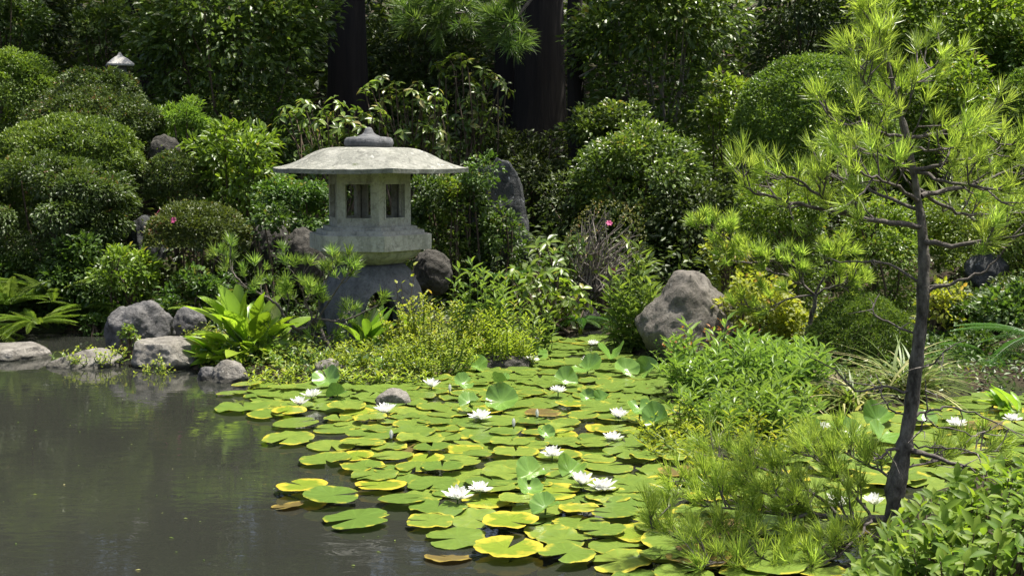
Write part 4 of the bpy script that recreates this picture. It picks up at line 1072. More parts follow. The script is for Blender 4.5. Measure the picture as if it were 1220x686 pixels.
def young_pine_tree():
    D = 4.7; b = at(1064, 612, D)
    t = thing("pine_tree", (b.x, b.y, H(b.x, b.y)), "slender young pine with dark trunk leaning over the right of the pond", "tree")
    p = Pine(t, D, 8, 'needle', .066, 36, .00135)
    tr = [(1062, 618), (1066, 585), (1076, 540), (1085, 490), (1092, 430), (1099, 370), (1101, 310), (1098, 265), (1090, 215), (1079, 160), (1070, 125), (1056, 70), (1042, 22)]
    m = len(tr); pts = [np.array(at(x, y, D)) for x, y in tr]; pts[0] = pts[0] + (0, 0, -.12)
    rad = [.042, .033, .029, .027, .025, .023, .021, .017, .013, .013, .011, .007, .003]
    fine, fr = [], []
    for i in range(m - 1):
        for j in range(5):
            u = j / 5; fine.append(pts[i] * (1 - u) + pts[i + 1] * u); fr.append((rad[i] * (1 - u) + rad[i + 1] * u) * (1 + .1 * p.R.normal()))
    fine.append(pts[-1]); fr.append(.003)
    MB().tube(fine, fr, 12).build("trunk", M['bark_pine'], t, True)
    p.sprays(fine[-14:], 16, .0, (.05, .13), .9, 2)
    p.sprays(fine[-26:-12], 6, .0, (.1, .2), .6, 2, False)
    BR = [  # (pixels along the branch, depth offsets, root radius, brushes, first brush)
     ([(1098, 270), (1060, 264), (1023, 259), (962, 245), (920, 234), (886, 222)], (0, -.25), .012, 20, .25),
     ([(1023, 259), (985, 240), (950, 215), (925, 205)], (-.1, -.3), .007, 9, .2),
     ([(1099, 286), (1135, 292), (1180, 286), (1235, 276)], (0, -.2), .012, 9, .45),
     ([(1096, 232), (1140, 226), (1180, 212), (1214, 196)], (0, .2), .011, 14, .25),
     ([(1090, 202), (1120, 197), (1158, 187), (1200, 172)], (0, -.25), .009, 12, .25),
     ([(1083, 164), (1110, 160), (1135, 152), (1170, 136)], (0, .1), .008, 11, .2),
     ([(1086, 199), (1050, 186), (1018, 176), (985, 170)], (0, .2), .008, 11, .2),
     ([(1079, 163), (1050, 158), (1030, 148), (1000, 150)], (0, -.2), .007, 10, .2),
     ([(1072, 132), (1045, 118), (1030, 100), (1022, 80)], (0, -.1), .006, 9, .2),
     ([(1066, 110), (1090, 95), (1110, 82), (1124, 66)], (0, .1), .006, 9, .2),
     ([(1058, 76), (1044, 60), (1026, 48)], (0, -.05), .005, 6, .2),
     ([(1097, 250), (1050, 232), (1010, 215), (975, 205)], (0, .35), .008, 13, .25),
     ([(1094, 225), (1130, 250), (1165, 255), (1210, 250)], (0, .35), .008, 12, .25),
     ([(1096, 240), (1070, 225), (1045, 212), (1020, 205)], (0, -.35), .008, 11, .25),
     ([(1092, 205), (1125, 215), (1160, 222), (1195, 226)], (0, -.4), .008, 11, .3),
     ([(1085, 175), (1112, 178), (1140, 176)], (0, -.3), .006, 8, .3),
    ]
    for pl, dy, r0, n, u0 in BR: p.sprays(p.branch(pl, r0, .003, dy), int(n * .78), u0, (.05, .15), .5, 2)
    # bare lower limbs
    for pl, dy, r0 in [([(1100, 350), (1125, 340), (1160, 328), (1185, 312), (1212, 282)], (0, -.1), .008), ([(1098, 340), (1060, 315), (1020, 312), (985, 308)], (0, .15), .006),
                       ([(1094, 400), (1066, 388), (1040, 372), (1048, 350)], (0, .1), .005), ([(1086, 470), (1060, 462), (1020, 465), (995, 440), (960, 420)], (0, -.1), .006),
                       ([(1090, 500), (1060, 485), (1040, 460), (1005, 452)], (0, .15), .004), ([(1078, 533), (1105, 540), (1140, 552), (1165, 562)], (0, -.15), .013),
                       ([(1082, 535), (1060, 534), (1048, 545), (1040, 548)], (0, -.1), .009), ([(1088, 498), (1108, 488), (1130, 486), (1160, 494), (1195, 508), (1222, 520)], (0, .1), .006),
                       ([(1084, 530), (1110, 533), (1150, 536), (1200, 546)], (0, .1), .004), ([(1084, 528), (1100, 505), (1104, 480), (1102, 452)], (0, -.05), .004),
                       ([(1088, 500), (1130, 510), (1165, 518), (1180, 510)], (0, .05), .003), ([(1096, 440), (1112, 432), (1128, 416)], (0, -.1), .005)]:
        f = p.branch(pl, r0, .002, dy); 
        b2 = MB()
        for i in range(5):
            k = p.R.randint(3, len(f) - 1); e = f[k] + p.R.normal(size=3) * (.05, .04, .035)
            b2.tube([f[k], (f[k] + e) / 2 + p.R.normal(size=3) * .008, e], [.003, .002, .001], 4)
        b2.build("twigs", M['twig'], t)
    # low spreading limbs over the water, full of needles
    LOW = [([(1062, 616), (1030, 619), (1000, 617), (966, 614), (930, 612), (880, 606), (840, 600)], (0, -.1), .017, 18, .2),
           ([(1000, 617), (960, 580), (920, 560), (880, 548), (850, 540)], (0, .3), .007, 16, .15),
           ([(960, 612), (920, 630), (870, 640), (820, 640), (775, 628)], (-.1, -.3), .007, 16, .2),
           ([(930, 612), (880, 590), (840, 580), (800, 590)], (0, .05), .006, 13, .15),
           ([(1040, 618), (1010, 580), (985, 556), (955, 540)], (0, .2), .007, 15, .15),
           ([(1020, 618), (980, 650), (930, 668), (880, 672), (840, 668)], (-.1, -.45), .007, 17, .2),
           ([(990, 617), (950, 600), (900, 585)], (-.05, -.15), .006, 12, .15),
           ([(1068, 575), (1040, 556), (1010, 540), (985, 530)], (0, .25), .006, 12, .2),
           ([(1040, 618), (1020, 640), (990, 668), (960, 684)], (-.1, -.4), .006, 11, .2),
           ([(1072, 560), (1110, 548), (1150, 540), (1190, 536)], (.1, .4), .005, 12, .25)]
    for pl, dy, r0, n, u0 in LOW: p.sprays(p.branch(pl, r0, .003, dy, mat='bark_pine' if r0 > .01 else None), int(n * 1.35), u0, (.04, .12), .8, 2)
    p.finish(300, fine)
young_pine_tree()

def island_pine():
    D = 8.75; b = at(392, 432, D)
    t = thing("dwarf_pine", (b.x, b.y, H(b.x, b.y)), "small gnarled pine with twisting pale branches in front of the lantern", "tree")
    p = Pine(t, D, 18, 'needle_dark', .075, 34, .0026)
    p.branch([(394, 446), (392, 420), (384, 398), (374, 379)], .02, .014, (0, 0), "trunk")
    A = p.branch([(374, 379), (364, 391), (348, 389), (337, 374), (325, 359), (310, 350), (292, 341), (278, 326), (272, 316)], .014, .004, (0, -.15))
    p.sprays(A, 10, .45, (.1, .22), 1.0, 2)
    B = p.branch([(376, 380), (404, 383), (430, 374), (452, 362)], .01, .003, (0, -.2)); p.sprays(B, 3, .1, (.08, .2), .9, 2)
    for pl, n in [([(376, 381), (384, 350), (392, 328), (402, 314)], 10), ([(372, 382), (362, 352), (352, 330), (340, 312)], 10), ([(380, 378), (400, 345), (412, 330), (424, 318)], 8),
                  ([(340, 376), (345, 358), (338, 345)], 6), ([(368, 388), (372, 372), (362, 360), (374, 350)], 8), ([(360, 391), (382, 402), (400, 398)], 6), ([(350, 390), (340, 400), (325, 402)], 5)]:
        p.sprays(p.branch(pl, .007, .003, (0, -.1)), max(3, n // 2), .2, (.05, .16), .7, 2)
    p.finish()
island_pine()

def back_pine():
    D = 8.7; b = at(960, 412, D)
    t = thing("dwarf_pine", (b.x, b.y, H(b.x, b.y)), "small leaning pine right of the big boulder with thin dark trunk", "tree")
    p = Pine(t, D, 28, 'needle', .075, 36, .0026)
    p.branch([(958, 416), (963, 392), (970, 365), (971, 350)], .022, .012, (0, 0), "trunk", 'bark_pine')
    for pl, n in [([(971, 352), (945, 355), (915, 365), (885, 370)], 9), ([(970, 350), (940, 330), (915, 322), (880, 300), (850, 275), (838, 266)], 14), ([(972, 350), (995, 340), (1015, 335)], 8), ([(971, 350), (985, 325), (990, 312), (1005, 300)], 9), ([(940, 330), (925, 312), (910, 305)], 6),
                  ([(905, 312), (880, 312), (856, 304)], 7), ([(880, 300), (866, 284), (858, 276)], 5), ([(971, 352), (955, 335), (950, 318)], 6)]:
        p.sprays(p.branch(pl, .009, .003, (0, -.15)), n, .3, (.06, .16), .7, 2)
    p.finish()
back_pine()

def top_pine():
    D = 12.8; b = at(690, -60, D + 1.6)
    g = H(b.x, b.y)
    t = thing("pine_tree", (b.x, b.y, g), "pine with a long needled bough hanging in from the top edge", "tree")
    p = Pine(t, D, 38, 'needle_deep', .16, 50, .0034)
    MB().tube([(b.x, b.y, g - .2), (b.x - .05, b.y, g + 2), (b.x, b.y, g + 4)], [.11, .09, .06], 9).build("trunk", M['bark_cedar'], t, True)
    for pl, n in [([(690, -60), (640, -10), (600, 8), (560, 14), (520, 18), (486, 24)], 26), ([(640, -10), (615, 22), (604, 34)], 12), ([(600, 8), (560, -10), (520, 4)], 12), ([(640, -12), (620, -5), (596, 24)], 9)]:
        p.sprays(p.branch(pl, .025, .005, (1.4 if pl[0][0] == 690 else .2, 0)), n, .35, (.08, .25), .1, 2)
    p.finish()
top_pine()

# ------------------------------------------------------------------ ferns, broad leaves, rushes
def frond_mesh(name, mat, tone, seed, arch=.5, np_=28):
    R = np.random.RandomState(seed); Ps, Ds, Ns, L = [], [], [], []
    for i in range(np_):
        u = .12 + .86 * i / (np_ - 1); x, z = u, -arch * u * u
        l = .16 * math.sin(math.pi * (u * .82 + .16)) ** .8 + .02
        for s in (-1, 1):
            Ps.append((x, 0, z)); Ds.append((.55, s, -.25 - .2 * R.rand())); Ns.append((.2, 0, 1)); L.append(l * R.uniform(.9, 1.1))
    v, f, r = cloud(np.array(Ps), np.array(Ds), np.array(Ns), np.array(L), .019, 'lance', np.clip(tone + R.normal(size=len(Ps)) * .1, 0, 1))
    b = MB(); b.add(v, f, r); xs = np.linspace(0, 1, 7); b.tube([(x, 0, -arch * x * x - .004) for x in xs], np.linspace(.012, .003, 7), 4)
    return make_mesh(name, np.concatenate(b.v), np.concatenate(b.f), mat, np.concatenate(b.r))
FR = [frond_mesh("frond", M['fern'], q, i, a) for i, (q, a) in enumerate(((.35, .45), (.6, .6), (.8, .35)))]
FRD = [frond_mesh("frond", M['fern_dark'], q, i + 5, a) for i, (q, a) in enumerate(((.35, .5), (.6, .65), (.8, .4)))]
def fern(px, py, D, n, L, label, seed, group=None, mesh=FR, up=(.3, .9), fan=None):
    R = np.random.RandomState(seed); b = at(px, py, D); b.z = max(b.z, H(b.x, b.y))
    t = thing("fern", b, label, "fern", group)
    for i in range(n):
        a = R.uniform(0, 6.28) if fan is None else math.radians(R.uniform(*fan))
        s = L * R.uniform(.7, 1.1)
        inst("frond", mesh[R.randint(3)], t, b + Vector((math.cos(a), math.sin(a), 0)) * .03, (math.cos(a), math.sin(a), R.uniform(*up)), (0, 0, 1), s, s)
FL = "ferns on the left bank"
fern(10, 362, 10.4, 34, .4, "bright fern with long fronds at the left picture edge", 1, FL, up=(.5, 1.6))
fern(42, 384, 10.2, 30, .34, "lowest bright fern hanging over the water at left", 2, FL, up=(.1, .8))
fern(62, 352, 10.6, 18, .42, "fern arching right above the lowest fern", 3, FL, up=(.5, 1.5))
fern(-30, 392, 10.2, 18, .45, "fern half cut off by the left picture edge at the waterline", 9, FL, up=(.1, .8))
fern(98, 366, 10.5, 14, .34, "fern with drooping fronds left of the pitted stone", 4, FL, up=(.1, .7))
fern(196, 368, 10.3, 9, .28, "small fern between the pitted stone and the flowering bush", 5, FL)
fern(692, 380, 10.5, 12, .3, "dark fern hanging beside the inlet", 6, None, FRD, up=(.1, .7))
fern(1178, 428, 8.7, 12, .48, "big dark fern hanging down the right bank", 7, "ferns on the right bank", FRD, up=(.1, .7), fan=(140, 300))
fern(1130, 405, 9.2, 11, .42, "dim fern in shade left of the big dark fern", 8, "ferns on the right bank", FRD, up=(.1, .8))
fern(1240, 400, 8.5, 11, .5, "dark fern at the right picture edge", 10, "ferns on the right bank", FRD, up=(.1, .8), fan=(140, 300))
fern(600, 330, 10.8, 9, .3, "small dark fern under the tall blue rock", 11, None, FRD, up=(.2, .8))

def broadleaf(px, py, D, specs, label, name, mat, wide, seed, curve=.3, stem=True, group=None, fold=.1):
    R = np.random.RandomState(seed); b = at(px, py, D); b.z = max(0, min(b.z, H(b.x, b.y)))
    t = thing(name, b, label, "plant", group)
    me = [leaf_mesh(name + "_leaf", M[mat], q, 8, wide, curve * k, fold, .8, .015, i) for i, (q, k) in enumerate(((.2, .8), (.4, 1.3), (.55, 1), (.7, .6), (.85, 1.2), (.95, 1)))]
    st = MB()
    for (az, el, l, w, off) in specs:
        a = math.radians(az); d = Vector((math.cos(a) * math.cos(el), math.sin(a) * math.cos(el), math.sin(el)))
        p = b + d * off * (1 if stem else .3) + Vector((R.normal() * .03, R.normal() * .03, 0))
        if stem: st.tube([b - Vector((0, 0, .04)), b + d * off * .5 + Vector((0, 0, .01)), p], [.008, .006, .005], 5)
        inst("leaf", me[R.randint(6)], t, p, d, (-d.x * .3 + R.normal() * .2, -d.y * .3 - .15 + R.normal() * .2, 1), l, w)
    if stem: st.build("stalks", M['stalk'], t)
Rh = np.random.RandomState(77)
broadleaf(300, 428, 8.75, [(Rh.uniform(0, 360), Rh.uniform(.25, 1.35), Rh.uniform(.2, .34), Rh.uniform(.1, .15), Rh.uniform(.03, .3)) for _ in range(44)]
          + [(x, .95, .36, .15, .16) for x in (200, 225, 250, 110, 150, 300)], "clump of big bright fleshy leaves on the pond edge left of the lantern", "broadleaf_plant", 'hosta', .38, 3)
broadleaf(268, 436, 8.8, [(Rh.uniform(120, 330), Rh.uniform(.3, 1.0), Rh.uniform(.2, .3), Rh.uniform(.09, .13), Rh.uniform(.03, .16)) for _ in range(18)],
          "lower clump of fleshy leaves above the pale faceted stone", "broadleaf_plant", 'hosta', .38, 4)
broadleaf(438, 400, 9.0, [(Rh.uniform(0, 360), Rh.uniform(.75, 1.35), Rh.uniform(.3, .44), Rh.uniform(.06, .085), .02) for _ in range(16)],
          "clump of long pointed strap leaves in front of the lantern legs", "strap_leaf_plant", 'strap', .5, 5, .25, False)
broadleaf(492, 385, 9.2, [(Rh.uniform(0, 360), Rh.uniform(.9, 1.4), Rh.uniform(.22, .34), Rh.uniform(.05, .07), .02) for _ in range(8)],
          "smaller strap leaves in front of the right lantern leg", "strap_leaf_plant", 'strap', .5, 6, .25, False)
broadleaf(1212, 500, 7.0, [(Rh.uniform(60, 250), Rh.uniform(.4, 1.2), Rh.uniform(.14, .22), Rh.uniform(.04, .06), .05) for _ in range(12)],
          "pointed water leaves standing at the right picture edge", "arrowhead_plant", 'strap', .4, 7, .25)

def rush(px, py, D, n, L, label, seed, az=(0, 360), group=None):
    R = np.random.RandomState(seed); b = onground(px, py); t = thing("rush_clump", b, label, "rush", group)
    me = []
    for i, q in enumerate((.15, .35, .5, .65, .8, .93, .98)):
        V, F = [], []; ns = 7; cv = .35 + .1 * i
        for j in range(ns + 1):
            u = j / ns; w = .5 * (1 - u ** 2.5) + .02; V += [(u * (1 - .2 * u), w, -cv * u ** 2.2), (u * (1 - .2 * u), -w, -cv * u ** 2.2)]
        for j in range(ns): F += [(2 * j, 2 * j + 1, 2 * j + 3), (2 * j, 2 * j + 3, 2 * j + 2)]
        me.append(make_mesh("rush_blade", V, F, M['rush'], np.full(len(V), q), True))
    for i in range(n):
        a = math.radians(R.uniform(*az)); el = R.uniform(.35, 1.3); d = (math.cos(a) * math.cos(el), math.sin(a) * math.cos(el), math.sin(el))
        inst("blade", me[R.randint(7)], t, b + Vector((R.normal() * .06, R.normal() * .05, 0)), d, (0, 0, 1), L * R.uniform(.6, 1.1), .016 * R.uniform(.7, 1.4))
RG = "rushes on the right bank"
rush(1018, 484, 7.5, 110, .34, "clump of yellow green rush blades left of the pine trunk", 1, (0, 360), RG)
rush(1075, 470, 7.7, 190, .5, "widest rush clump with pale blades arching right behind the pine trunk", 2, (-60, 200), RG)
rush(962, 484, 7.4, 40, .25, "small tuft of rush blades beside the mossy mound", 3, (0, 360), RG)

# ------------------------------------------------------------------ upright leafy plants
stem_plant((718, 292, 790, 420), 9.5, 'lance', "tall lance leaved plant against the left side of the big boulder", n=34, L=.11, W=.026, lv=20)
stem_plant((534, 296, 604, 440), 9.1, 'lance', "tall lance leaved plant right of the lantern", n=26, L=.1, W=.022, lv=20)
stem_plant((590, 345, 660, 440), 9.2, 'lance', "bushy lance leaved plant at the right end of the island", n=30, L=.07, W=.022, lv=18)
stem_plant((800, 396, 975, 500), 7.55, 'lance', "wide mass of lance leaved plants standing in the lily pads left of the pine", n=100, L=.095, W=.019, lv=18, depth=.7, lean=.55)
stem_plant((800, 376, 960, 480), 7.7, 'lance', "taller loose lance leaved stems behind the wide mass", n=26, L=.1, W=.024, lv=16, depth=.7, lean=.6)
stem_plant((775, 468, 870, 560), 6.5, 'weed', "thin sprays of tiny leaves at the water's edge before the lance leaved plants", n=40, L=.035, W=.016, lv=22, lean=.7)
stem_plant((790, 490, 960, 600), 6.0, 'weed', "airy light green sprays rising through the low pine boughs", n=70, L=.05, W=.012, lv=20, depth=.8, lean=.8)
stem_plant((815, 440, 960, 550), 6.55, 'lance', "lower lance leaved growth between lily pads and low pine boughs", n=80, L=.08, W=.016, lv=18, lean=.75, depth=.8)
stem_plant((466, 346, 564, 450), 8.75, 'weed', "yellow green fine leaved bush below the lantern", n=70, L=.035, W=.017, lv=36, lean=.7, droop=.1)
stem_plant((560, 360, 640, 450), 8.8, 'weed', "light green feathery weeds right of the yellow green bush", n=60, L=.045, W=.012, lv=34, lean=.6)
stem_plant((478, 385, 560, 460), 8.35, 'weed', "feathery light weeds at the water front of the island", n=50, L=.03, W=.01, lv=30, lean=.7)
stem_plant((395, 400, 480, 460), 8.45, 'weed', "low weeds along the island edge under the dwarf pine", n=50, L=.035, W=.011, lv=22, lean=.8)
stem_plant((300, 432, 400, 462), 8.12, 'weed', "strip of low weeds at the waterline between fleshy leaves and pale rock", n=60, L=.035, W=.014, lv=14, lean=.8, depth=.4)
stem_plant((400, 432, 500, 464), 8.1, 'weed', "strip of low weeds at the waterline behind the pale pointed rock", n=60, L=.035, W=.014, lv=14, lean=.8, depth=.4)
stem_plant((322, 410, 400, 460), 8.5, 'lance', "low leafy weeds between the fleshy leaves and dwarf pine", n=40, L=.04, W=.018, lv=14, lean=.8)
stem_plant((470, 300, 530, 420), 9.0, 'maple', "slender red tipped maple sprigs before the lantern legs", n=7, L=.05, W=.03, lv=9, stem_mat='twig_brown')
stem_plant((232, 405, 270, 450), 8.9, 'lance', "small leafy sprigs beside the broad flat stone", n=16, L=.03, W=.016, lv=10, lean=.8)
stem_plant((85, 406, 146, 436), 8.8, 'weed', "bright weeds growing on the low pale stone", n=45, L=.03, W=.014, lv=9, lean=.7, stand=at(100, 430, 8.8).z)
stem_plant((60, 412, 78, 436), 8.9, 'lance', "tiny single sprig between the two flat stones", n=6, L=.035, W=.02, lv=8, lean=.7)
stem_plant((168, 420, 200, 448), 8.5, 'weed', "mossy weeds on the front of the broad flat stone", n=26, L=.026, W=.012, lv=9, lean=.8)
stem_plant((790, 385, 880, 440), 8.75, 'lance', "thin weeds creeping over the right of the big boulder", n=36, L=.035, W=.015, lv=14, lean=.7)
stem_plant((805, 375, 885, 432), 8.7, 'rust', "rusty dead leaves caught on the right flank of the boulder", n=22, L=.035, W=.018, lv=12, stem_mat='twig_brown', lean=.8)
stem_plant((900, 395, 985, 450), 8.0, 'lance', "lance leaved clump below the leaning dwarf pine", n=40, L=.08, W=.018, lv=16)
stem_plant((936, 455, 990, 500), 7.3, 'weed', "fine green weeds at the foot of the mossy mound", n=40, L=.03, W=.01, lv=18, lean=.7)
loose((848, 316, 962, 440), 8.95, 'maple', "yellow leaved low maple right of the big boulder", "maple_bush", "shrub", None, .04, .03, cover=1.0, ragged=.3, shape='lance')
loose((836, 268, 910, 330), 9.8, 'maple', "yellow sunlit spray of leaves above the boulder's right shoulder", "maple_bush", "shrub", None, .04, .026, cover=.8, ragged=.45, shape='lance')
loose((960, 350, 1004, 430), 8.8, 'maple', "yellow maple sprays behind the leaning dwarf pine's trunk", "maple_bush", "shrub", None, .045, .03, cover=.7, ragged=.4, shape='lance')
loose((1082, 330, 1160, 390), 9.4, 'maple', "yellow green leaf sprays just right of the pine trunk", "maple_bush", "shrub", None, .045, .026, cover=.5, ragged=.5, shape='lance')
loose((990, 440, 1060, 490), 7.9, 'azalea_fresh', "low green bush under the rushes", "low_shrub", "shrub", None, .03, .012, cover=1.0)

# foreground shrub in the lower right corner, leaves in whorls
def front_shrub():
    D = 3.55; R = np.random.RandomState(909)
    b = at(1150, 760, D); g = H(b.x, b.y)
    t = thing("evergreen_shrub", (b.x, b.y, g), "leafy evergreen shrub filling the lower right corner in front of the pine", "shrub")
    me = [leaf_mesh("shrub_leaf", M['front'], q, 5, .6, .12 + .1 * (i % 3), .12) for i, q in enumerate((.15, .35, .5, .65, .8, .95))]
    outline = [(1000, 690), (1035, 645), (1070, 608), (1100, 586), (1140, 564), (1180, 546), (1220, 532), (1270, 524), (1330, 540)]
    xs = [o[0] for o in outline]; ys = [o[1] for o in outline]
    L, st = [], MB()
    for i in range(330):
        px = R.uniform(1010, 1330); yt = np.interp(px, xs, ys)
        dep = R.uniform(0, 1); d = D + .45 - .75 * dep + R.normal() * .06
        py = yt + 8 + dep * 130 * R.uniform(.6, 1.2)
        p = np.array(at(px, py, d))
        o = nrm(np.array((R.normal() * .35 - .15, -.35 + R.normal() * .3, 1.0)))
        p0 = np.array((b.x + (p[0] - b.x) * .5, b.y + (p[1] - b.y) * .5, max(g, p[2] - .35)))
        st.tube([p0, (p0 + p) / 2 + R.normal(size=3) * .015, p], [.004, .003, .002], 4)
        u = nrm(np.cross(o, R.normal(size=3))); w = np.cross(o, u); a0 = R.uniform(0, 6)
        for j in range(R.randint(6, 9)):
            a = a0 + j * 2.4; el = R.uniform(.15, .5) + .09 * j
            dv = math.cos(a) * u + math.sin(a) * w + o * el; s = R.uniform(.75, 1.2)
            L.append((p - o * .012 * (5 - j), dv, o - dv * .3, .056 * s, .025 * s, R.randint(6)))
    L.sort(key=lambda q: q[0][1])
    for q in L[:300]: inst("leaf", me[q[5]], t, *q[:5])
    A = lambda i: np.array([q[i] for q in L[300:]])
    v, f, r = cloud(A(0), A(1), A(2), A(3), A(4), 'oval', A(5) / 6 + .1)
    o = link_mesh("foliage", make_mesh("foliage", v - np.array(WL[t]), f, M['front'], r, True), t); o["kind"] = "stuff"
    st.build("stems", M['twig_brown'], t)
front_shrub()

# ------------------------------------------------------------------ water lilies
def pad_mesh(name, mat, seed, cup=0.0, fold=0.0, wav=.02, nseg=40, bite=0.0):
    """round leaf with a slit; attributes rad (0 centre, 1 rim) and ang"""
    R = np.random.RandomState(seed); notch = math.radians(R.uniform(5, 14))
    ph = R.uniform(0, 6.28, 4); V, F, rad, ang = [(0, 0, -.01)], [], [0], [0]
    rings = (.25, .5, .75, .93, 1.0)
    for q in rings:
        for j in range(nseg + 1):
            a = notch + (2 * math.pi - 2 * notch) * j / nseg
            e = 1 + .03 * math.sin(2 * a + ph[0]) + .02 * math.sin(5 * a + ph[1]) + (.012 * (1 if j % 2 else -1) if q == 1.0 else 0)
            e -= bite * (q > .6) * math.exp(-((a - 2 - ph[3] * .4) / .16) ** 2) + bite * .5 * (q > .8) * math.exp(-((a - 1 - ph[2] * .6) / .1) ** 2)
            lob = 1 - .1 * math.exp(-((min(j, nseg - j)) / 2.2) ** 2) * (q > .9)
            r = q * e * lob; x, y = r * math.cos(a), r * math.sin(a)
            z = wav * q * q * (math.sin(3 * a + ph[2]) + .6 * math.sin(7 * a + ph[3])) + cup * q * q + fold * abs(y) ** 1.3 + (.012 if q == .93 else 0) 
            V.append((x, y, z)); rad.append(q); ang.append(a)
    m = nseg + 1
    for j in range(nseg): F.append((0, 1 + j, 2 + j))
    for i in range(len(rings) - 1):
        for j in range(nseg):
            a = 1 + i * m + j; F += [(a, a + m, a + m + 1), (a, a + m + 1, a + 1)]
    return make_mesh(name, V, F, mat, None, True, {"rad": rad, "ang": ang})
PM = {k: [pad_mesh("lily_pad", PADM[k], 10 * i + s, wav=(.008, .02, .035, .028, .012, .05, .016, .03, .022, .06)[s], cup=(0, .03, .01, -.02, .05, 0, .02, .07, -.01, .03)[s], bite=(0, 0, .12, 0, .2, .1, 0, 0, .25, .15)[s]) for s in range(10)] for i, k in enumerate(('green', 'edged', 'yellow', 'bronze'))}
RM = [pad_mesh("lily_leaf", PADM['raised'], 90 + s, cup=(.2, .05, .3, .1)[s], fold=(.35, .7, .2, 1.0)[s], wav=.09) for s in range(4)]
PADS = []          # (x, y, radius)
RP = np.random.RandomState(2024)
LG = "floating lily pads"
layer = [0]
def pad(x, y, r, kind, label, group=None, tilt=None, z=None, az=None):
    layer[0] += 1
    zz = .005 + .0034 * (layer[0] * 5 % 11) if z is None else z
    o = bpy.data.objects.new("lily_pad", PM[kind][RP.randint(10)]); COL.objects.link(o)
    o.location = (x, y, zz)
    tl = RP.normal(size=2) * .036 if tilt is None else tilt
    o.rotation_euler = (tl[0], tl[1], RP.uniform(0, 6.28) if az is None else az)
    o.scale = (r, r * RP.uniform(.93, 1.0), r)
    PADS.append((x, y, r)); WL[o] = Vector(o.location)
    return tag(o, label, "lily pad", group)

FLOWERS = [  # photo pixel, size, label, short name for the pads beside it
 (545, 588, 1.1, "large white water lily nearest the camera, left one of the front pair", "nearest large white lily"),
 (572, 580, .9, "smaller white water lily touching the right of the nearest large one", "smaller lily of the front pair"),
 (658, 538, .95, "white water lily with spread petals alone in front of the middle", "lone spread lily at front middle"),
 (693, 571, 1.0, "left one of the two white lilies that touch near the low pine boughs", "left lily of the touching two"),
 (718, 577, 1.05, "right one of the two white lilies that touch near the low pine boughs", "right lily of the touching two"),
 (730, 520, .85, "white water lily at the edge of the thin weed sprays", "lily by the weed sprays"),
 (737, 493, 1.0, "white water lily left of the tall stalked lily leaves", "lily left of the stalked leaves"),
 (665, 464, .85, "small white water lily in the back middle of the pads", "small back middle lily"),
 (572, 494, 1.1, "wide double looking white lily in the middle of the pads", "wide lily in the middle"),
 (459, 487, 1.1, "white water lily in front of the small pale rock", "lily by the pale rock"),
 (371, 469, 1.0, "right one of the two white lilies beside the raised glossy leaf", "right lily beside the glossy leaf"),
 (357, 478, .95, "left one of the two white lilies beside the raised glossy leaf", "left lily beside the glossy leaf"),
 (514, 457, 1.0, "flat white water lily just off the front of the lantern island", "flat lily off the island"),
 (504, 418, .9, "white lily lifted among the feathery weeds of the island", "lily in the island weeds"),
 (701, 429, .95, "white water lily at the back left of the big boulder", "lily left of the boulder"),
 (634, 427, .9, "white water lily beside the folded leaf at the island tip", "lily at the island tip"),
 (641, 404, .8, "farthest white lily at the mouth of the dark inlet", "farthest lily"),
 (707, 408, .8, "white lily under the lance leaved plant at the inlet", "inlet lily"),
 (979, 508, .9, "white water lily on the far side of the low pine boughs", "lily behind the low boughs"),
 (1140, 503, .95, "white water lily right of the pine trunk", "lily right of the trunk"),
 (996, 596, .9, "white water lily showing through the low pine boughs", "lily inside the low boughs"),
 (1042, 596, .8, "white water lily just left of the pine trunk's foot", "lily at the trunk foot"),
 (1206, 497, .8, "white water lily at the right picture edge", "lily at the right edge"),
]
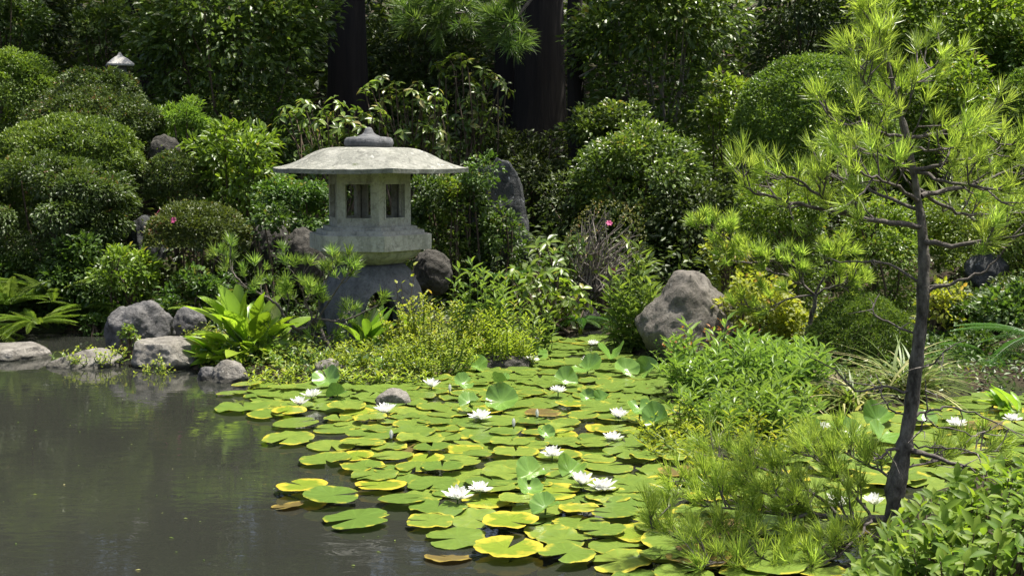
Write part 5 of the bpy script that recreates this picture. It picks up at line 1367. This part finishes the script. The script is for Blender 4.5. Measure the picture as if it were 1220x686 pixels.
# raised leaves: px, py, width px, tilt towards the viewer (deg), label
RAISED = [(390, 452, 38, 40, "big upright glossy lily leaf shining white behind the two left lilies"), (402, 470, 30, -35, "folded dark and shiny lily leaf right of the two left lilies"),
 (375, 444, 22, 55, "small upright lily leaf left of the big glossy one"), (635, 420, 30, 60, "folded lily leaf shining white at the island tip"),
 (611, 417, 24, 50, "round upright lily leaf at the island's right tip"), (568, 437, 30, 30, "raised cupped lily leaf below the island weeds"),
 (552, 457, 28, 35, "raised lily leaf with a white shine in front of the island weeds"), (597, 455, 24, -20, "dark curled lily leaf in the back middle"),
 (597, 478, 46, 42, "large tilted lily leaf behind the wide middle lily"), (674, 454, 34, 35, "raised lily leaf above the small back middle lily"),
 (700, 473, 22, 48, "left half raised lily leaf with a white shine at right middle"), (718, 475, 20, 40, "smaller raised leaf right of the white shining one"),
 (746, 441, 34, 40, "left one of two raised shiny leaves by the boulder"), (772, 441, 34, 45, "right one of two raised shiny leaves by the boulder"),
 (762, 488, 36, 25, "tall stalked lily leaf standing above the pads at right"), (783, 503, 40, 30, "second tall stalked lily leaf right of the first"),
 (650, 516, 24, 40, "small raised lily leaf with pale shine in front middle"), (632, 564, 44, 28, "raised curled lily leaf left of the two touching lilies"),
 (630, 582, 36, 30, "tilted lily leaf under the raised curled one"), (680, 562, 38, 35, "raised lily leaf behind the two touching lilies"),
 (460, 437, 34, 25, "raised lily leaf at the island's front edge"), (650, 604, 40, 24, "raised pale lily leaf below the two touching lilies"),
 (1006, 516, 44, 28, "raised lily leaf left of the pine trunk"), (1046, 500, 40, 40, "raised leaf with brownish underside just left of the pine trunk"),
 (1050, 520, 46, 22, "wide raised leaf touching the pine trunk"), (960, 512, 36, 35, "raised shiny leaf behind the low pine boughs"), (1098, 500, 36, 30, "raised leaf right of the pine trunk"),
 (728, 424, 34, 15, "flat raised leaf below the inlet's lance leaved plant"), (700, 440, 44, 18, "raised leaf left of the boulder's twin leaves"),
 (560, 500 - 20, 30, 20, "raised leaf left of the large tilted leaf"), (820, 455, 36, 35, "raised leaf under the boulder at right"), (860, 480, 30, 30, "raised leaf among the lance leaved plants")]
# pads along the open water and in the front row, copied one by one from the photograph: px, py, width in px, kind, label
MAN = [
 (425, 623, 86, 'green', "big green lily pad standing alone nearest the open water at bottom left"),
 (396, 600, 72, 'green', "green lily pad just behind the lone front pad"),
 (342, 604, 40, 'bronze', "bronze lily pad dipping under water at the left tip"),
 (360, 587, 66, 'yellow', "yellow and brown lily pad at the left tip of the patch"),
 (388, 551, 66, 'edged', "yellow edged lily pad jutting into open water above the bronze one"),
 (344, 528, 62, 'edged', "yellow rimmed lily pad farthest left in the second row"),
 (395, 533, 58, 'green', "green lily pad touching the right of the yellow rimmed pad"),
 (353, 509, 58, 'green', "green lily pad alone in open water, left of two in a line"),
 (397, 512, 54, 'green', "green lily pad overlapping the right of its neighbour in open water"),
 (290, 489, 66, 'green', "large green lily pad at the leftmost edge of the patch"),
 (318, 484, 54, 'green', "green lily pad behind the leftmost large pad"),
 (322, 497, 56, 'edged', "yellow edged lily pad right of the leftmost large pad"),
 (345, 496, 44, 'yellow', "yellow streaked lily pad in the left outer row"),
 (276, 471, 36, 'green', "green lily pad below the pale faceted stone"),
 (294, 463, 38, 'edged', "yellow patched lily pad under the fleshy leaves"),
 (305, 473, 32, 'green', "small green lily pad between the stone and the two left lilies"),
 (336, 467, 34, 'green', "green lily pad floating alone left of the two lilies"),
 (340, 476, 28, 'green', "small green lily pad touching the left lily pair"),
 (605, 661, 88, 'yellow', "big yellow edged lily pad nearest the camera at bottom centre"),
 (544, 643, 80, 'green', "heart notched green lily pad left of the nearest yellow edged pad"),
 (512, 627, 62, 'edged', "yellow rimmed lily pad behind the heart notched pad"),
 (566, 619, 72, 'green', "green lily pad in front of the front pair of lilies"),
 (522, 609, 72, 'green', "green lily pad with tiny red spots left of the front pair"),
 (608, 632, 70, 'yellow', "yellow lily pad with torn edge behind the nearest yellow edged one"),
 (672, 647, 72, 'green', "green lily pad right of the torn yellow one"),
 (676, 669, 76, 'edged', "yellow edged lily pad cut short at bottom centre right"),
 (738, 672, 84, 'edged', "wide yellow blotched lily pad at the bottom edge right of centre"),
 (790, 670, 60, 'green', "green lily pad at the bottom edge under the pine needles"),
 (534, 664, 60, 'bronze', "brown lily pad sunk under the water at bottom centre"),
 (480, 601, 62, 'green', "green lily pad behind the red spotted one"),
 (484, 575, 56, 'green', "green lily pad in the front left of the dense patch"),
 (446, 571, 60, 'green', "green lily pad behind the yellow and brown left tip"),
 (505, 592, 50, 'green', "green lily pad left of the nearest large lily"),
 (440, 523, 58, 'green', "green lily pad right of the dark water gap"),
 (494, 522, 54, 'green', "green lily pad beside the closed lily bud"),
 (640, 612, 66, 'green', "green lily pad below the two touching lilies"),
 (620, 604, 54, 'edged', "lily pad with a thin yellow far rim right of the front pair"),
 (690, 625, 66, 'edged', "lily pad with curled yellow edge behind the bottom centre right"),
 (716, 640, 60, 'green', "green lily pad beside the first low pine needles"),
 (790, 578, 56, 'yellow', "bright yellow curled lily pad at the edge of the pine needles"),
]
def px_of(x, y): 
    dx, dy, dz = x, y, -CAMH
    cy, sy = math.cos(PITCH), math.sin(PITCH); zc = dy * cy - dz * sy; yc = dy * sy + dz * cy
    return 610 + FPX * dx / zc, 343 - FPX * yc / zc
for px, py, w, kind, lab in MAN:
    p = gp(px, py); r = w / 2 * p.y / FPX * 1.01
    if 'sunk' in lab or 'dipping' in lab: pad(p.x, p.y, r, kind, lab, LG, (.12, .05), .004)
    else: pad(p.x, p.y, r, kind, lab, LG)
FILL = [(268, 468), (330, 459), (460, 462), (560, 449), (618, 428), (660, 404), (722, 400), (742, 420), (800, 436), (850, 448), (838, 480), (822, 522), (842, 552),
        (915, 556), (945, 530), (958, 500), (1060, 493), (1130, 478), (1260, 470), (1260, 545), (1150, 565), (1075, 590), (1030, 640), (975, 690), (900, 720), (720, 690), (640, 650),
        (640, 628), (560, 600), (480, 590), (420, 575), (425, 545), (440, 520), (400, 500), (345, 485), (300, 478)]
FILLW = np.array([gp(x, y).xy[:] for x, y in FILL])
def inpoly(x, y, Q):
    c = False
    for (ax, ay), (bx, by) in zip(Q, np.roll(Q, -1, 0)):
        if (ay > y) != (by > y) and x < (bx - ax) * (y - ay) / (by - ay) + ax: c = not c
    return c
lo_, hi_ = FILLW.min(0), FILLW.max(0)
FW = [(gp(px, py, .06 if py > 420 else .03), s, lab, sh) for px, py, s, lab, sh in FLOWERS]
cand = []
tries = 0
while tries < 26000 and len(PADS) < 480:
    tries += 1
    x, y = RP.uniform(lo_[0], hi_[0]), RP.uniform(lo_[1], hi_[1])
    if not inpoly(x, y, FILLW): continue
    if float(sdf([(x, y)])[0]) > -.05: continue
    r = RP.uniform(.088, .135)
    if any((x - a) ** 2 + (y - b) ** 2 < (.55 * (r + c)) ** 2 for a, b, c in PADS): continue
    u = RP.rand(); kind = 'green' if u < .52 else 'edged' if u < .84 else 'yellow' if u < .96 else 'bronze'
    PADS.append((x, y, r)); cand.append((x, y, r, kind))
cand.sort(key=lambda q: q[1]); EXTRA = cand[300 - len(MAN):]; cand = cand[:300 - len(MAN)]
WORD = {'green': "green", 'edged': "yellow edged", 'yellow': "yellowing", 'bronze': "bronze brown"}
LAND = [(P, sh) for P, s, lab, sh in FW] + [(gp(470, 482), "small pale rock"), (gp(1066, 600), "pine trunk's foot"), (gp(1010, 500), "rushes"), (gp(466, 520), "closed bud"),
        (gp(763, 500), "stalked leaf pair"), (gp(772, 446), "twin shiny leaves"), (gp(425, 623), "lone front pad"), (gp(605, 661), "nearest yellow edged pad"), (gp(1190, 530), "pads' far right end")]
slots = {}
for i, (x, y, r, k) in enumerate(cand):
    d, j = min((math.hypot(x - P.x, y - P.y), j) for j, (P, sh) in enumerate(LAND))
    ax, ay = x - LAND[j][0].x, y - LAND[j][0].y
    side = ("right of" if ax > 0 else "left of") if abs(ax) > abs(ay) else ("behind" if ay > 0 else "in front of")
    slots.setdefault((j, side, k), []).append((d, i))
lab_of = {}
for (j, side, k), L_ in slots.items():
    for q, (d, i) in enumerate(sorted(L_)):
        if q < 5: lab_of[i] = ("%s%s pad %s the %s" % (("", "second ", "third ", "fourth ", "fifth ")[q], WORD[k], side, LAND[j][1])).strip()
def region(px, py):
    if px > 1085: return "beyond the pine trunk at right"
    if px > 930: return "seen through and behind the low pine boughs" if py > 540 else "between the rushes and the low pine boughs"
    if py > 600: return "in the front rows near the pine needles" if px > 600 else "in the front rows near open water"
    if px > 760: return "beside the lance leaved plants"
    if py > 540: return "in the front half of the patch"
    if py > 475: return "in the middle of the patch, left part" if px < 560 else "in the middle of the patch, right part"
    if px < 560: return "along the front of the lantern island"
    return "in the back of the patch before the inlet and boulder"
del PADS[len(MAN):]
for i, (x, y, r, k) in enumerate(cand):
    px, py = px_of(x, y)
    if i in lab_of: pad(x, y, r, k, lab_of[i], LG)
    else:
        rg = region(px, py); pad(x, y, r, k, "%s floating lily pad %s" % (WORD[k], rg), "%s lily pads %s" % (WORD[k], rg))

mbx, rr_, aa_ = MB(), [], []
for x, y, r, k in EXTRA:        # the farthest and least visible pads, past 300
    src = PM['edged'][RP.randint(10)]; co = np.empty(len(src.vertices) * 3, np.float32); src.vertices.foreach_get("co", co); co = co.reshape(-1, 3)
    tri = np.empty(len(src.loops), np.int32); src.loops.foreach_get("vertex_index", tri)
    a = RP.uniform(0, 6.28); Rz = np.array(((math.cos(a), -math.sin(a), 0), (math.sin(a), math.cos(a), 0), (0, 0, 1)))
    layer[0] += 1
    mbx.add(co @ Rz.T * r + np.array((x, y, .004 + .0024 * (layer[0] % 9))), tri.reshape(-1, 3))
    for an, L_ in (("rad", rr_), ("ang", aa_)):
        q = np.empty(len(src.vertices), np.float32); src.attributes[an].data.foreach_get("value", q); L_.append(q)
if EXTRA:
    me = make_mesh("lily_pads", np.concatenate(mbx.v), np.concatenate(mbx.f), PADM['green'], None, True, {"rad": np.concatenate(rr_), "ang": np.concatenate(aa_)})
    tag(link_mesh("lily_pads", me), "farthest green lily pads crowding the back of the pond", "lily pads", None, "stuff")
for i, (px, py, w, tl, lab) in enumerate(RAISED):
    hz = .022 + .0007 * w + (.05 if 'stalked' in lab else 0)
    p = gp(px, py, hz); r = w / 2 * p.y / FPX * .9
    t = thing("lily_leaf", (p.x, p.y, 0), lab, "lily leaf", "raised lily leaves")
    o = bpy.data.objects.new("blade", RM[i % 4]); COL.objects.link(o); o.parent = t
    o.location = (0, 0, hz); o.scale = (r, r, r)
    o.rotation_euler = (math.radians(tl), RP.normal() * .25, 0)
    o.rotation_euler = (Matrix.Rotation(math.radians(tl), 3, 'X') @ Matrix.Rotation(RP.normal() * .25, 3, 'Y') @ Matrix.Rotation(RP.uniform(0, 6.28), 3, 'Z')).to_euler()
    MB().tube([(p.x, p.y + .02, -.08), (p.x, p.y + .005, hz * .5), (p.x, p.y, hz - .002)], .0045, 5).build("stalk", M['stalk'], t)

# flowers: every petal is a part
def petal_mesh():
    V, F = [], []; ns = 5
    for i in range(ns + 1):
        u = i / ns; w = .5 * (math.sin(math.pi * min(1, u * .86 + .1)) ** .8) * (1 if i < ns else .08)
        z = .25 * u * u; V += [(u, w, z + .25 * w), (u, 0, z), (u, -w, z + .25 * w)]
    for i in range(ns): a = 3 * i; F += [(a, a + 1, a + 4), (a, a + 4, a + 3), (a + 1, a + 2, a + 5), (a + 1, a + 5, a + 4)]
    return make_mesh("petal", V, F, M['petal'], None, True)
PETAL = petal_mesh()
def flower(P, s, label):
    R = np.random.RandomState(int(abs(P.x) * 1000) % 9999)
    t = thing("water_lily", (P.x, P.y, 0), label, "water lily", "white water lilies")
    top = np.array((P.x, P.y, P.z - .02 * s)); tilt = R.normal(size=2) * .4; opn = R.uniform(-.12, .3)
    for ring, (n, el, L) in enumerate(((9, .15, .062), (8, .6, .056), (7, 1.0, .048))):
        for j in range(n):
            a = j * 2 * math.pi / n + ring * .4 + R.normal() * .06; e = el + opn + R.normal() * .1
            d = (math.cos(a) * math.cos(e) + tilt[0] * .3, math.sin(a) * math.cos(e) + tilt[1] * .3, math.sin(e))
            up = (-math.cos(a) * math.sin(e), -math.sin(a) * math.sin(e), math.cos(e))
            inst("petal", PETAL, t, top + np.array((math.cos(a), math.sin(a), 0)) * .006, d, up, L * s * R.uniform(.9, 1.1), .024 * s)
    b = MB()
    for j in range(14):
        a = j * 2.4; b.tube([top, top + np.array((math.cos(a) * .008, math.sin(a) * .008, .018)) * s], [.002, .0012], 4)
    b.build("stamens", M['stamen'], t)
    MB().tube([(P.x, P.y + .02, -.1), tuple(top)], .004, 5).build("stalk", M['stalk'], t)
for P, s, lab, sh in FW: flower(P, s, lab)
Rd = np.random.RandomState(31); nb_ = 60
Pd = np.array([gp(Rd.uniform(0, 520), Rd.uniform(455, 700), .003)[:] for _ in range(nb_)]); Pd = Pd[sdf(Pd[:, :2]) < -.1]; nb_ = len(Pd)
v, f, r = cloud(Pd, np.c_[Rd.normal(size=(nb_, 2)), np.zeros(nb_)], np.tile((0, 0, 1.), (nb_, 1)), Rd.uniform(.006, .024, nb_), Rd.uniform(.003, .009, nb_), 'diamond', None, Rd)
tag(link_mesh("floating_debris", make_mesh("floating_debris", v, f, M['rush'], r)), "tiny leaf bits floating on the open water", "debris", None, "stuff")
def bud(px, py, label):
    P = gp(px, py, .05); t = thing("lily_bud", (P.x, P.y, 0), label, "lily bud", "lily buds")
    top = np.array((P.x, P.y, P.z - .02))
    for j in range(5):
        a = j * 2 * math.pi / 5; inst("petal", PETAL, t, top + np.array((math.cos(a), math.sin(a), 0)) * .006, (math.cos(a) * .12, math.sin(a) * .12, 1), (-math.cos(a), -math.sin(a), .1), .045, .02)
    MB().tube([(P.x, P.y + .01, -.1), tuple(top)], .004, 5).build("stalk", M['stalk'], t)
bud(466, 517, "closed white lily bud in the dark gap left of the middle")
bud(536, 462, "small white bud right of the flat lily off the island")
bud(612, 503, "thin green white bud in the middle of the pads")
bud(640, 492, "tiny pale bud left of the lily by the stalked leaves")
